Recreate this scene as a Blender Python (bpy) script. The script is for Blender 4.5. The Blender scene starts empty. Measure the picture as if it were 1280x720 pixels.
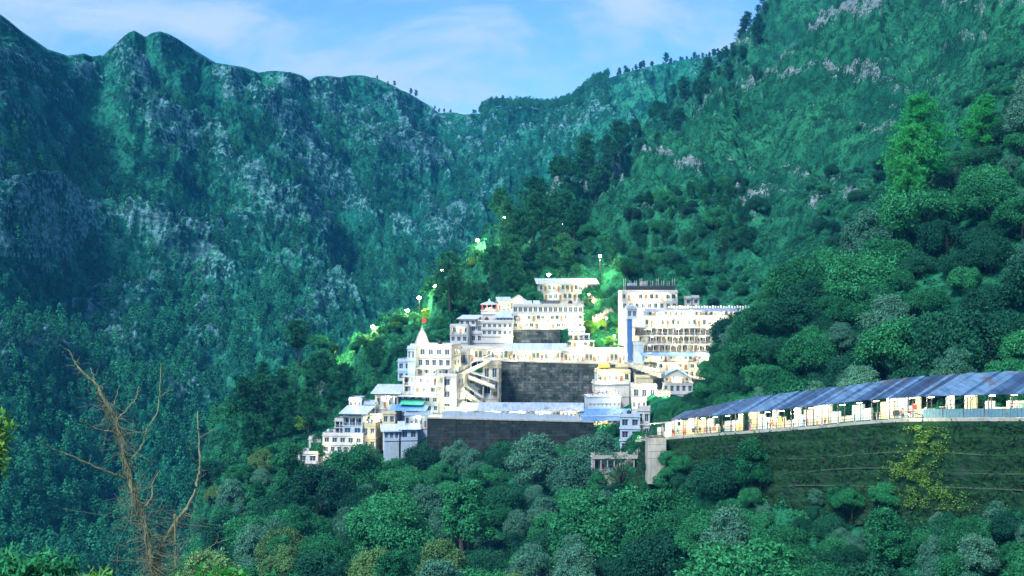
import bpy, math, random
import numpy as np
from mathutils import Vector, Matrix

random.seed(7); rng = np.random.default_rng(7)
S = bpy.context.scene
COL = S.collection
R = math.radians
F = 1545.0                                   # pixels of a 1280 wide picture per unit of tangent (45 degree lens)

# ------------------------------------------------------------------ camera
cam = bpy.data.cameras.new('camera'); cam.sensor_width = 36.0; cam.lens = 36.0 * F / 1280.0
cam.clip_start = 0.5; cam.clip_end = 20000
co = bpy.data.objects.new('camera', cam); COL.objects.link(co)
co.location = (0, 0, 0); co.rotation_euler = (R(90), 0, 0)
S.camera = co

# ------------------------------------------------------------------ sky and sun
SUN_EL, SUN_ROT = R(46), R(216)
w = bpy.data.worlds.new('World'); S.world = w; w.use_nodes = True
nt = w.node_tree; N = nt.nodes; L = nt.links; N.clear()
def nn(t, **k):
    n = N.new(t)
    for a, b in k.items(): setattr(n, a, b)
    return n
out = nn('ShaderNodeOutputWorld'); bg = nn('ShaderNodeBackground'); bg.inputs['Strength'].default_value = 0.062
sky = nn('ShaderNodeTexSky', sky_type='NISHITA', sun_disc=False, sun_elevation=SUN_EL, sun_rotation=SUN_ROT)
sky.altitude = 1500; sky.air_density = 1.0; sky.dust_density = 0.4; sky.ozone_density = 3.0
tc = nn('ShaderNodeTexCoord'); sep = nn('ShaderNodeSeparateXYZ'); L.new(tc.outputs['Generated'], sep.inputs[0])
def mth(op, a, b=None, clamp=False):
    m = nn('ShaderNodeMath', operation=op, use_clamp=clamp)
    for i, v in enumerate((a, b)):
        if v is None: continue
        if isinstance(v, (int, float)): m.inputs[i].default_value = v
        else: L.new(v, m.inputs[i])
    return m.outputs[0]
den = mth('ADD', mth('MAXIMUM', sep.outputs[2], 0.0), 0.22)      # clouds on a layer above the valley
cx = mth('DIVIDE', sep.outputs[0], den); cy = mth('DIVIDE', sep.outputs[1], den)
comb = nn('ShaderNodeCombineXYZ'); L.new(cx, comb.inputs[0]); L.new(cy, comb.inputs[1])
n1 = nn('ShaderNodeTexNoise'); n1.inputs['Scale'].default_value = 2.1; n1.inputs['Detail'].default_value = 9; n1.inputs['Roughness'].default_value = 0.60; n1.inputs['Distortion'].default_value = 0.5
mp = nn('ShaderNodeMapping'); mp.inputs['Location'].default_value = (3.1, 0.35, 1.0); mp.inputs['Rotation'].default_value = (0, 0, R(35)); mp.inputs['Scale'].default_value = (1.0, 1.35, 1)
L.new(comb.outputs[0], mp.inputs[0]); L.new(mp.outputs[0], n1.inputs['Vector'])
ramp = nn('ShaderNodeMapRange', interpolation_type='SMOOTHSTEP'); L.new(n1.outputs[0], ramp.inputs[0])
ramp.inputs[1].default_value = 0.40; ramp.inputs[2].default_value = 0.66
tint = nn('ShaderNodeMix', data_type='RGBA', blend_type='MULTIPLY'); tint.inputs[0].default_value = 1.0
L.new(sky.outputs[0], tint.inputs[6]); tint.inputs[7].default_value = (0.56, 0.86, 1.16, 1)
mx = nn('ShaderNodeMix', data_type='RGBA'); L.new(ramp.outputs[0], mx.inputs[0]); L.new(tint.outputs[2], mx.inputs[6])
mx.inputs[7].default_value = (2.75, 3.7, 4.5, 1)
L.new(mx.outputs[2], bg.inputs['Color']); L.new(bg.outputs[0], out.inputs['Surface'])

sun = bpy.data.lights.new('sun', 'SUN'); sun.energy = 1.9; sun.angle = R(16); sun.color = (1.0, 0.985, 0.95)
so = bpy.data.objects.new('sun', sun); COL.objects.link(so)
sd = Vector((math.sin(SUN_ROT) * math.cos(SUN_EL), math.cos(SUN_ROT) * math.cos(SUN_EL), math.sin(SUN_EL)))
so.rotation_euler = sd.to_track_quat('Z', 'Y').to_euler(); so.location = sd * 500

vs = S.view_settings; vs.view_transform = 'Standard'; vs.look = 'None'; vs.exposure = 1.8; vs.gamma = 1.0; vs.use_curve_mapping = False
S.render.engine = 'CYCLES'
cy_ = S.cycles; cy_.use_denoising = True; cy_.max_bounces = 5; cy_.diffuse_bounces = 3; cy_.glossy_bounces = 2; cy_.transmission_bounces = 3
cy_.transparent_max_bounces = 6; cy_.volume_bounces = 0; cy_.use_adaptive_sampling = True; cy_.adaptive_threshold = 0.012
cy_.sample_clamp_indirect = 4.0; cy_.caustics_reflective = False; cy_.caustics_refractive = False

# ------------------------------------------------------------------ small helpers
def wp(px, py, Y): return Vector(((px - 640) / F * Y, Y, (360 - py) / F * Y))

def tag(o, label=None, cat=None, group=None, kind=None):
    for k, v in (('label', label), ('category', cat), ('group', group), ('kind', kind)):
        if v: o[k] = v
    return o
def empty(name, loc=(0, 0, 0), rz=0.0):
    o = bpy.data.objects.new(name, None); COL.objects.link(o); o.location = loc; o.rotation_euler = (0, 0, rz)
    o.empty_display_size = 0.5
    return o
def link(name, me, parent=None, loc=None):
    o = bpy.data.objects.new(name, me); COL.objects.link(o)
    if parent: o.parent = parent
    if loc is not None: o.location = loc
    return o
def copy_tree(o, parent=None):
    c = o.copy(); COL.objects.link(c)
    if parent: c.parent = parent
    for ch in o.children: copy_tree(ch, c)
    return c
def np_mesh(name, V, Q, mats, smooth=False, mi=None, attrs=None):
    """mesh from arrays: V (n,3), Q (m,4) or (m,3)"""
    me = bpy.data.meshes.new(name); V = np.asarray(V, np.float32); Q = np.asarray(Q, np.int32)
    k = Q.shape[1]
    me.vertices.add(len(V)); me.vertices.foreach_set('co', V.ravel())
    me.loops.add(Q.size); me.loops.foreach_set('vertex_index', Q.ravel())
    me.polygons.add(len(Q)); me.polygons.foreach_set('loop_start', np.arange(0, Q.size, k, dtype=np.int32))
    me.polygons.foreach_set('loop_total', np.full(len(Q), k, np.int32))
    me.polygons.foreach_set('use_smooth', np.full(len(Q), smooth, bool))
    for m in (mats if isinstance(mats, (list, tuple)) else [mats]): me.materials.append(m)
    if mi is not None: me.polygons.foreach_set('material_index', np.asarray(mi, np.int32))
    for nm, a in (attrs or {}).items():
        at = me.attributes.new(nm, 'FLOAT', 'POINT'); at.data.foreach_set('value', np.asarray(a, np.float32).ravel())
    me.update(calc_edges=True); me.validate()
    return me

class MB:
    """collects simple solids into one mesh"""
    def __init__(s): s.v = []; s.f = []; s.m = []; s.mats = []
    def _mi(s, mat):
        if mat not in s.mats: s.mats.append(mat)
        return s.mats.index(mat)
    def add(s, vs, fs, mat):
        b = len(s.v); s.v += [tuple(p) for p in vs]; i = s._mi(mat)
        for f in fs: s.f.append([b + k for k in f]); s.m.append(i)
    def box(s, x0, x1, y0, y1, z0, z1, mat):
        s.add([(x0, y0, z0), (x1, y0, z0), (x1, y1, z0), (x0, y1, z0), (x0, y0, z1), (x1, y0, z1), (x1, y1, z1), (x0, y1, z1)],
              [(3, 2, 1, 0), (4, 5, 6, 7), (0, 1, 5, 4), (1, 2, 6, 5), (2, 3, 7, 6), (3, 0, 4, 7)], mat)
    def hexa(s, low, high, mat):
        """low, high: four corners each, counter clockwise from above"""
        s.add(list(low) + list(high), [(3, 2, 1, 0), (4, 5, 6, 7), (0, 1, 5, 4), (1, 2, 6, 5), (2, 3, 7, 6), (3, 0, 4, 7)], mat)
    def bar(s, a, b, wd, ht, mat):
        """straight bar from a to b, width wd (horizontal), height ht"""
        a = Vector(a); b = Vector(b); d = (b - a).normalized(); up = Vector((0, 0, 1))
        if abs(d.z) > 0.95: up = Vector((0, 1, 0))
        sx = d.cross(up).normalized() * wd / 2; sz = sx.cross(d).normalized() * ht / 2
        q = [-sx - sz, sx - sz, sx + sz, -sx + sz]
        s.add([a + k for k in q] + [b + k for k in q], [(3, 2, 1, 0), (4, 5, 6, 7), (0, 1, 5, 4), (1, 2, 6, 5), (2, 3, 7, 6), (3, 0, 4, 7)], mat)
    def tube(s, pts, rad, mat, n=7, cap=True):
        V, Q = tube_np(pts, rad, n); s.add(V, Q.tolist(), mat)
        if cap:
            b = len(s.v) - len(V); i = s._mi(mat)
            s.f.append([b + k for k in range(n)][::-1]); s.m.append(i)
            s.f.append([b + len(V) - n + k for k in range(n)]); s.m.append(i)
    def lathe(s, prof, mat, n=14, c=(0, 0, 0)):
        vs = []; fs = []
        for r, z in prof:
            for k in range(n):
                a = 2 * math.pi * k / n; vs.append((c[0] + r * math.cos(a), c[1] + r * math.sin(a), c[2] + z))
        for j in range(len(prof) - 1):
            for k in range(n):
                k2 = (k + 1) % n; fs.append((j * n + k, j * n + k2, (j + 1) * n + k2, (j + 1) * n + k))
        fs.append(tuple(range(n))[::-1]); fs.append(tuple((len(prof) - 1) * n + k for k in range(n)))
        s.add(vs, fs, mat)
    def mesh(s, name, smooth=False):
        me = bpy.data.meshes.new(name); me.from_pydata(s.v, [], s.f)
        for m in s.mats: me.materials.append(m)
        me.polygons.foreach_set('material_index', s.m)
        if smooth: me.polygons.foreach_set('use_smooth', [True] * len(s.f))
        me.update(); return me
    def build(s, name, parent=None, smooth=False, loc=None):
        return link(name, s.mesh(name, smooth), parent, loc)

def tube_np(pts, rad, n=7):
    P = np.array([tuple(p) for p in pts], float); m = len(P)
    rad = np.array(rad if hasattr(rad, '__len__') else [rad] * m, float)
    T = np.gradient(P, axis=0); T /= np.linalg.norm(T, axis=1)[:, None] + 1e-9
    up = np.array([0.13, 0.37, 0.92]); V = np.zeros((m, n, 3)); a = np.arange(n) * 2 * np.pi / n
    for i in range(m):
        x = np.cross(T[i], up); x /= np.linalg.norm(x) + 1e-9; y = np.cross(x, T[i])
        V[i] = P[i] + rad[i] * (np.cos(a)[:, None] * x + np.sin(a)[:, None] * y)
    k = np.arange(n); k2 = (k + 1) % n
    Q = np.concatenate([np.stack([i * n + k, i * n + k2, (i + 1) * n + k2, (i + 1) * n + k], 1) for i in range(m - 1)])
    return V.reshape(-1, 3), Q

# ------------------------------------------------------------------ noise
_perm = np.random.default_rng(3).permutation(1024).astype(np.int64)
_gr = np.random.default_rng(4).uniform(0, 2 * np.pi, 1024); _gx, _gy = np.cos(_gr), np.sin(_gr)
def perlin(x, y):
    xi = np.floor(x).astype(np.int64); yi = np.floor(y).astype(np.int64); fx = x - xi; fy = y - yi
    u = fx * fx * fx * (fx * (fx * 6 - 15) + 10); v = fy * fy * fy * (fy * (fy * 6 - 15) + 10)
    def g(i, j, dx, dy):
        h = _perm[(_perm[i & 1023] + j) & 1023]; return _gx[h] * dx + _gy[h] * dy
    a = g(xi, yi, fx, fy); b = g(xi + 1, yi, fx - 1, fy); c = g(xi, yi + 1, fx, fy - 1); d = g(xi + 1, yi + 1, fx - 1, fy - 1)
    return ((a + (b - a) * u) * (1 - v) + (c + (d - c) * u) * v) * 1.5
def fbm(x, y, o=4, gain=0.5):
    r = 0; a = 1.0; t = 0
    for i in range(o):
        r = r + a * perlin(x * 2 ** i + 17.3 * i, y * 2 ** i - 9.1 * i); t += a; a *= gain
    return r / t
def ridged(x, y, o=4, gain=0.5):
    r = 0; a = 1.0; t = 0
    for i in range(o):
        r = r + a * (1 - np.abs(perlin(x * 2 ** i + 31.7 * i, y * 2 ** i + 5.3 * i)) * 1.6); t += a; a *= gain
    return r / t
def pchip(x, y, xq):
    x = np.asarray(x, float); y = np.asarray(y, float); h = np.diff(x); d = np.diff(y) / h
    m = np.zeros(len(x)); m[0] = d[0]; m[-1] = d[-1]
    for i in range(1, len(x) - 1):
        if d[i - 1] * d[i] > 0:
            w1 = 2 * h[i] + h[i - 1]; w2 = h[i] + 2 * h[i - 1]; m[i] = (w1 + w2) / (w1 / d[i - 1] + w2 / d[i])
    k = np.clip(np.searchsorted(x, xq) - 1, 0, len(x) - 2); t = (xq - x[k]) / h[k]
    h00 = (1 + 2 * t) * (1 - t) ** 2; h10 = t * (1 - t) ** 2; h01 = t * t * (3 - 2 * t); h11 = t * t * (t - 1)
    return h00 * y[k] + h10 * h[k] * m[k] + h01 * y[k + 1] + h11 * h[k] * m[k + 1]
def sstep(a, b, x):
    t = np.clip((x - a) / (b - a), 0, 1); return t * t * (3 - 2 * t)
# ------------------------------------------------------------------ materials
def newmat(name):
    m = bpy.data.materials.new(name); m.use_nodes = True; t = m.node_tree; t.nodes.clear()
    o = t.nodes.new('ShaderNodeOutputMaterial'); return m, t, o
class G:
    """tiny node-graph helper"""
    def __init__(s, t): s.t = t
    def n(s, ty, **k):
        n = s.t.nodes.new(ty)
        for a, b in k.items(): setattr(n, a, b)
        return n
    def l(s, a, b): s.t.links.new(a, b)
    def val(s, v, sock):
        if isinstance(v, (int, float, tuple)): sock.default_value = v
        else: s.l(v, sock)
    def noise(s, vec, scale, detail=4, rough=0.55, dist=0.0):
        n = s.n('ShaderNodeTexNoise'); n.inputs['Scale'].default_value = scale; n.inputs['Detail'].default_value = detail
        n.inputs['Roughness'].default_value = rough; n.inputs['Distortion'].default_value = dist
        if vec is not None: s.l(vec, n.inputs['Vector'])
        return n.outputs[0]
    def map(s, v, a, b, c=0.0, d=1.0):
        n = s.n('ShaderNodeMapRange'); s.l(v, n.inputs[0])
        for i, q in enumerate((a, b, c, d)): n.inputs[1 + i].default_value = q
        return n.outputs[0]
    def mix(s, f, a, b, blend='MIX'):
        n = s.n('ShaderNodeMix', data_type='RGBA', blend_type=blend); s.val(f, n.inputs[0]); s.val(a, n.inputs[6]); s.val(b, n.inputs[7]); return n.outputs[2]
    def m(s, op, a, b=0.0, clamp=False):
        n = s.n('ShaderNodeMath', operation=op, use_clamp=clamp); s.val(a, n.inputs[0]); s.val(b, n.inputs[1]); return n.outputs[0]
    def coords(s, kind='Object', scale=None):
        c = s.n('ShaderNodeTexCoord').outputs[kind]
        if scale:
            mp = s.n('ShaderNodeMapping'); mp.inputs['Scale'].default_value = scale; s.l(c, mp.inputs[0]); c = mp.outputs[0]
        return c
    def bump(s, h, strength=0.4, dist=0.1):
        b = s.n('ShaderNodeBump'); b.inputs['Strength'].default_value = strength; b.inputs['Distance'].default_value = dist; s.l(h, b.inputs['Height']); return b.outputs[0]
    def bsdf(s, out, color, rough=0.8, normal=None, spec=0.3, metal=0.0):
        b = s.n('ShaderNodeBsdfPrincipled'); s.val(color, b.inputs['Base Color']); s.val(rough, b.inputs['Roughness'])
        b.inputs['Specular IOR Level'].default_value = spec; b.inputs['Metallic'].default_value = metal
        if normal is not None: s.l(normal, b.inputs['Normal'])
        s.l(b.outputs[0], out.inputs['Surface']); return b
def c4(c): return (c[0], c[1], c[2], 1.0)

def paint(name, c, dirt=(0.24, 0.25, 0.21), amt=0.75, rough=0.75, scale=1.0):
    """painted plaster with rain streaks and blotches"""
    m, t, o = newmat(name); g = G(t); v = g.coords('Object'); st = g.coords('Object', (2.2, 2.2, 0.16))
    a = g.noise(v, 0.35 * scale, 6, 0.65); b = g.noise(st, 1.0 * scale, 5, 0.7)
    f = g.m('MULTIPLY', g.map(g.m('MULTIPLY', a, b), 0.20, 0.42), amt, True)
    col = g.mix(f, c4(c), c4(dirt)); g.bsdf(o, col, rough, g.bump(g.noise(v, 6.0, 4), 0.15, 0.05)); return m
def plain(name, c, rough=0.6, metal=0.0, var=0.18, spec=0.3, scale=1.5):
    m, t, o = newmat(name); g = G(t); v = g.coords('Object')
    col = g.mix(g.map(g.noise(v, scale, 5), 0.3, 0.7), c4([k * (1 - var) for k in c]), c4([min(1, k * (1 + var)) for k in c]))
    g.bsdf(o, col, rough, None, spec, metal); return m
def glow(name, c, e):
    m, t, o = newmat(name); n = t.nodes.new('ShaderNodeEmission'); n.inputs[0].default_value = c4(c); n.inputs[1].default_value = e
    t.links.new(n.outputs[0], o.inputs['Surface']); return m
def leaf(name, ca, cb, trans=0.16, rough=0.55, vscale=0.35, spec=0.06, tone=False, vmin=.55, vmax=1.45):
    """two leaf colours mixed by each plant and in clumps, a little light through the blade"""
    m, t, o = newmat(name); g = G(t); v = g.coords('Object'); oi = g.n('ShaderNodeAttribute', attribute_name='tone').outputs['Fac'] if tone else g.n('ShaderNodeObjectInfo').outputs['Random']
    f = g.m('ADD', g.m('MULTIPLY', oi, 0.75), g.m('MULTIPLY', g.map(g.noise(v, vscale, 3), 0.3, 0.7), 0.5))
    isl = g.n('ShaderNodeNewGeometry').outputs['Random Per Island']
    col = g.mix(g.m('SUBTRACT', f, 0.12, True), c4(ca), c4(cb))
    hs = g.n('ShaderNodeHueSaturation'); g.l(col, hs.inputs['Color']); g.l(g.map(isl, 0, 1, vmin, vmax), hs.inputs['Value'])
    b = g.n('ShaderNodeBsdfPrincipled'); g.l(hs.outputs[0], b.inputs['Base Color']); b.inputs['Roughness'].default_value = rough
    b.inputs['Specular IOR Level'].default_value = spec
    tr = g.n('ShaderNodeBsdfTranslucent'); g.l(hs.outputs[0], tr.inputs[0])
    mx = g.n('ShaderNodeMixShader'); mx.inputs[0].default_value = trans; g.l(b.outputs[0], mx.inputs[1]); g.l(tr.outputs[0], mx.inputs[2])
    g.l(mx.outputs[0], o.inputs['Surface']); return m
def bark(name, a, b, scale=6):
    m, t, o = newmat(name); g = G(t); v = g.coords('Object', (1, 1, 0.25)); n = g.noise(v, scale, 6, 0.7)
    g.bsdf(o, g.mix(g.map(n, 0.3, 0.7), c4(a), c4(b)), 0.9, g.bump(n, 0.8, 0.05), 0.1); return m
def terrain_mat(name, grass, grass2, rock, rock2, soil, s=1.0, bumpd=0.6, lo=.20, hi=.31, amp=3.6):
    """vertex value 'rock' says where bare rock lies; grass and rock both broken up by noise"""
    m, t, o = newmat(name); g = G(t); v = g.coords('Object')
    at = g.n('ShaderNodeAttribute', attribute_name='rock').outputs['Fac']
    big = g.noise(v, 0.012 * s, 5, 0.6); mid = g.noise(v, 0.09 * s, 6, 0.65); fine = g.noise(v, 0.55 * s, 6, 0.7)
    gr = g.mix(g.map(big, 0.35, 0.65), c4(grass), c4(grass2)); gr = g.mix(g.map(g.m('MULTIPLY', mid, fine), lo, hi), c4(soil), gr)
    st = g.noise(g.coords('Object', (0.35, 0.35, 1.2)), 0.35 * s, 7, 0.72, 0.6)
    rk = g.mix(g.map(st, 0.36, 0.66), c4(rock2), c4(rock))
    f = g.m('ADD', at, g.m('MULTIPLY', g.m('SUBTRACT', g.m('ADD', g.m('MULTIPLY', mid, 0.35), g.m('MULTIPLY', fine, 0.65)), 0.5), amp))
    f = g.map(f, 0.42, 0.62)
    h = g.m('ADD', g.m('MULTIPLY', fine, 0.7), g.m('MULTIPLY', st, 0.9))
    g.bsdf(o, g.mix(f, gr, rk), 0.92, g.bump(h, 0.9, bumpd / s), 0.0); return m

M = {}
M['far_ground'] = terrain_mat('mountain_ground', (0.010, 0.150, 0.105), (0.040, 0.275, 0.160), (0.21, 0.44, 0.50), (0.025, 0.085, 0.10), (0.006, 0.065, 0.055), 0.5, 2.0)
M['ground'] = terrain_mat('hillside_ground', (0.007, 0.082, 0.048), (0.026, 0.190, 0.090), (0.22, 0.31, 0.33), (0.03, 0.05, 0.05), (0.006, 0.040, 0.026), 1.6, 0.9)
M['leaf_green'] = leaf('green_leaves', (0.009, 0.090, 0.040), (0.032, 0.235, 0.088), vmin=.45, vmax=1.55)
M['leaf_dark'] = leaf('dark_leaves', (0.005, 0.050, 0.032), (0.016, 0.115, 0.058))
M['leaf_silver'] = leaf('silver_leaves', (0.026, 0.120, 0.080), (0.080, 0.240, 0.155), 0.12)
M['leaf_olive'] = leaf('olive_leaves', (0.040, 0.120, 0.045), (0.125, 0.270, 0.090))
M['creeper'] = leaf('lamplit_creeper_leaves', (0.050, 0.150, 0.030), (0.125, 0.260, 0.045))
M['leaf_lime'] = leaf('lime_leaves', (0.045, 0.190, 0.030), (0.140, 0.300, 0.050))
M['leaf_bright'] = leaf('bright_leaves', (0.040, 0.250, 0.050), (0.090, 0.330, 0.060), 0.35)
M['needle'] = leaf('pine_needles', (0.010, 0.110, 0.055), (0.030, 0.180, 0.080), 0.2)
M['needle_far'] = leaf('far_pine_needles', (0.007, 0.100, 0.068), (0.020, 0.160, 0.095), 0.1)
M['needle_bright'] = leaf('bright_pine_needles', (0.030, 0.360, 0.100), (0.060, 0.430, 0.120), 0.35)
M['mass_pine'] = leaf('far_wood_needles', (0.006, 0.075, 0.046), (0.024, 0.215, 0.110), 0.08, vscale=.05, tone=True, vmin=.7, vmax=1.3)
M['mass_dark'] = leaf('dark_scrub_leaves', (0.006, 0.055, 0.036), (0.016, 0.120, 0.062), 0.1, tone=True, vmin=.7, vmax=1.3)
M['mass_green'] = leaf('scrub_leaves', (0.008, 0.080, 0.044), (0.034, 0.240, 0.095), 0.12, tone=True, vmin=.7, vmax=1.3)
M['bark'] = bark('grey_brown_bark', (0.022, 0.024, 0.022), (0.065, 0.066, 0.060))
M['bark_dead'] = bark('dead_wood', (0.075, 0.088, 0.045), (0.26, 0.29, 0.17), 14)
M['vine_dead'] = bark('dry_twigs', (0.085, 0.10, 0.06), (0.26, 0.28, 0.19), 10)
M['white'] = paint('white_paint', (0.40, 0.425, 0.445))
M['cream'] = paint('cream_paint', (0.44, 0.41, 0.29))
M['bluewhite'] = paint('pale_blue_paint', (0.32, 0.43, 0.56))
M['blue'] = paint('blue_paint', (0.035, 0.12, 0.34), (0.03, 0.06, 0.14), 0.4)
M['yellow'] = paint('yellow_paint', (0.72, 0.58, 0.10), amt=0.3)
M['concrete'] = paint('bare_concrete', (0.36, 0.36, 0.32), (0.12, 0.13, 0.11), 0.8)
M['glass'] = plain('window_glass', (0.030, 0.050, 0.085), 0.12, 0, 0.3, 0.6)
M['frame'] = plain('window_frame_paint', (0.45, 0.52, 0.60), 0.5)
M['iron'] = plain('dark_iron', (0.035, 0.04, 0.05), 0.5, 0.4)
M['rail'] = plain('painted_rail', (0.42, 0.47, 0.52), 0.45, 0.3)
M['steel'] = plain('galvanised_steel', (0.40, 0.43, 0.46), 0.4, 0.6)
M['wood'] = plain('brown_wood', (0.20, 0.10, 0.05), 0.7)
M['red'] = plain('red_cloth', (0.62, 0.05, 0.03), 0.8)
M['green_sheet'] = plain('green_sheet', (0.04, 0.30, 0.22), 0.5)
M['bulb'] = glow('lamp_glow', (1.0, 0.93, 0.72), 60)
M['tube_light'] = glow('tube_glow', (1.0, 0.95, 0.78), 14)
def sheet(name, c, c2, rust=(0.10, 0.07, 0.06), streak=0.8):
    """weathered sheet metal: seams and streaks run down the slope (local y)"""
    m, t, o = newmat(name); g = G(t); v = g.coords('Object', (0.9, 0.12, 0.12)); n = g.noise(v, 1.6, 6, 0.65)
    col = g.mix(g.map(n, 0.33, 0.62), c4(c2), c4(c)); r = g.noise(g.coords('Object', (0.5, 0.2, 0.2)), 0.6, 5, 0.7)
    col = g.mix(g.m('MULTIPLY', g.map(r, 0.56, 0.66), streak, True), col, c4(rust))
    wv = g.n('ShaderNodeTexWave', bands_direction='X'); wv.inputs['Scale'].default_value = 2.2; g.l(g.coords('Object'), wv.inputs['Vector'])
    g.bsdf(o, col, 0.5, g.bump(wv.outputs['Fac'], 0.35, 0.05), 0.3, 0.1); return m
M['sheet'] = sheet('blue_grey_sheet', (0.30, 0.40, 0.56), (0.15, 0.22, 0.38))
M['sheet_pale'] = sheet('pale_sheet', (0.46, 0.56, 0.68), (0.30, 0.38, 0.50), streak=0.3)
M['sheet_blue'] = sheet('blue_sheet', (0.10, 0.26, 0.58), (0.05, 0.15, 0.38), streak=0.2)
def stone(name, a, b, mortar, bw=0.9, bh=0.42):
    m, t, o = newmat(name); g = G(t); v = g.coords('Object'); sx = g.n('ShaderNodeSeparateXYZ'); g.l(v, sx.inputs[0])
    cb = g.n('ShaderNodeCombineXYZ'); g.l(sx.outputs[0], cb.inputs[0]); g.l(sx.outputs[2], cb.inputs[1])
    br = g.n('ShaderNodeTexBrick'); br.inputs['Scale'].default_value = 1.0; br.inputs['Brick Width'].default_value = bw; br.inputs['Row Height'].default_value = bh
    br.inputs['Mortar Size'].default_value = 0.03; br.inputs['Bias'].default_value = -0.1
    br.inputs['Color1'].default_value = c4(a); br.inputs['Color2'].default_value = c4(b); br.inputs['Mortar'].default_value = c4(mortar)
    g.l(g.mix(0.05, cb.outputs[0], g.n('ShaderNodeTexNoise').outputs['Color']), br.inputs['Vector'])
    n = g.noise(v, 0.22, 6, 0.7); n2 = g.noise(g.coords('Object', (1, 1, 0.2)), 0.8, 5, 0.7)
    col = g.mix(g.map(n, 0.35, 0.7), br.outputs['Color'], (0.02, 0.03, 0.03, 1)); col = g.mix(g.map(n2, 0.55, 0.75, 0, 0.7), col, c4(b))
    g.bsdf(o, col, 0.9, g.bump(g.m('ADD', br.outputs['Fac'], n2), 0.7, 0.08), 0.1); return m
M['stone'] = stone('dark_stone', (0.040, 0.056, 0.062), (0.17, 0.19, 0.19), (0.02, 0.025, 0.03), 1.8, 0.85)
M['stone_low'] = stone('mossy_stone', (0.014, 0.024, 0.024), (0.050, 0.062, 0.056), (0.01, 0.013, 0.015), 2.0, 0.9)
def mossy(name):
    m, t, o = newmat(name); g = G(t); v = g.coords('Object'); a = g.noise(v, 0.25, 7, 0.7); b = g.noise(g.coords('Object', (0.6, 0.6, 1.6)), 1.1, 6, 0.7)
    col = g.mix(g.map(b, 0.35, 0.65), (0.008, 0.022, 0.014, 1), (0.017, 0.068, 0.025, 1)); col = g.mix(g.map(a, 0.56, 0.68), col, (0.022, 0.036, 0.032, 1))
    g.bsdf(o, col, 0.95, g.bump(b, 1.0, 0.3), 0.05); return m
M['mossy'] = mossy('moss_and_grass')

for i_, (a_, b_) in enumerate((((0.055, 0.13, 0.25), (0.020, 0.055, 0.13)), ((0.035, 0.07, 0.14), (0.012, 0.028, 0.065)), ((0.13, 0.24, 0.38), (0.045, 0.105, 0.20)), ((0.05, 0.11, 0.22), (0.018, 0.048, 0.11)))):
    M['walk_sheet%d' % i_] = sheet('walkway_sheet', a_, b_)
M['screen'] = plain('blue_mesh_screen', (0.10, 0.22, 0.27), 0.6)
M['coping'] = plain('mossy_coping', (0.055, 0.085, 0.055), 0.9)
M['wall_grass'] = leaf('wall_grass', (0.010, 0.045, 0.016), (0.036, 0.110, 0.032), .1)
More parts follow.
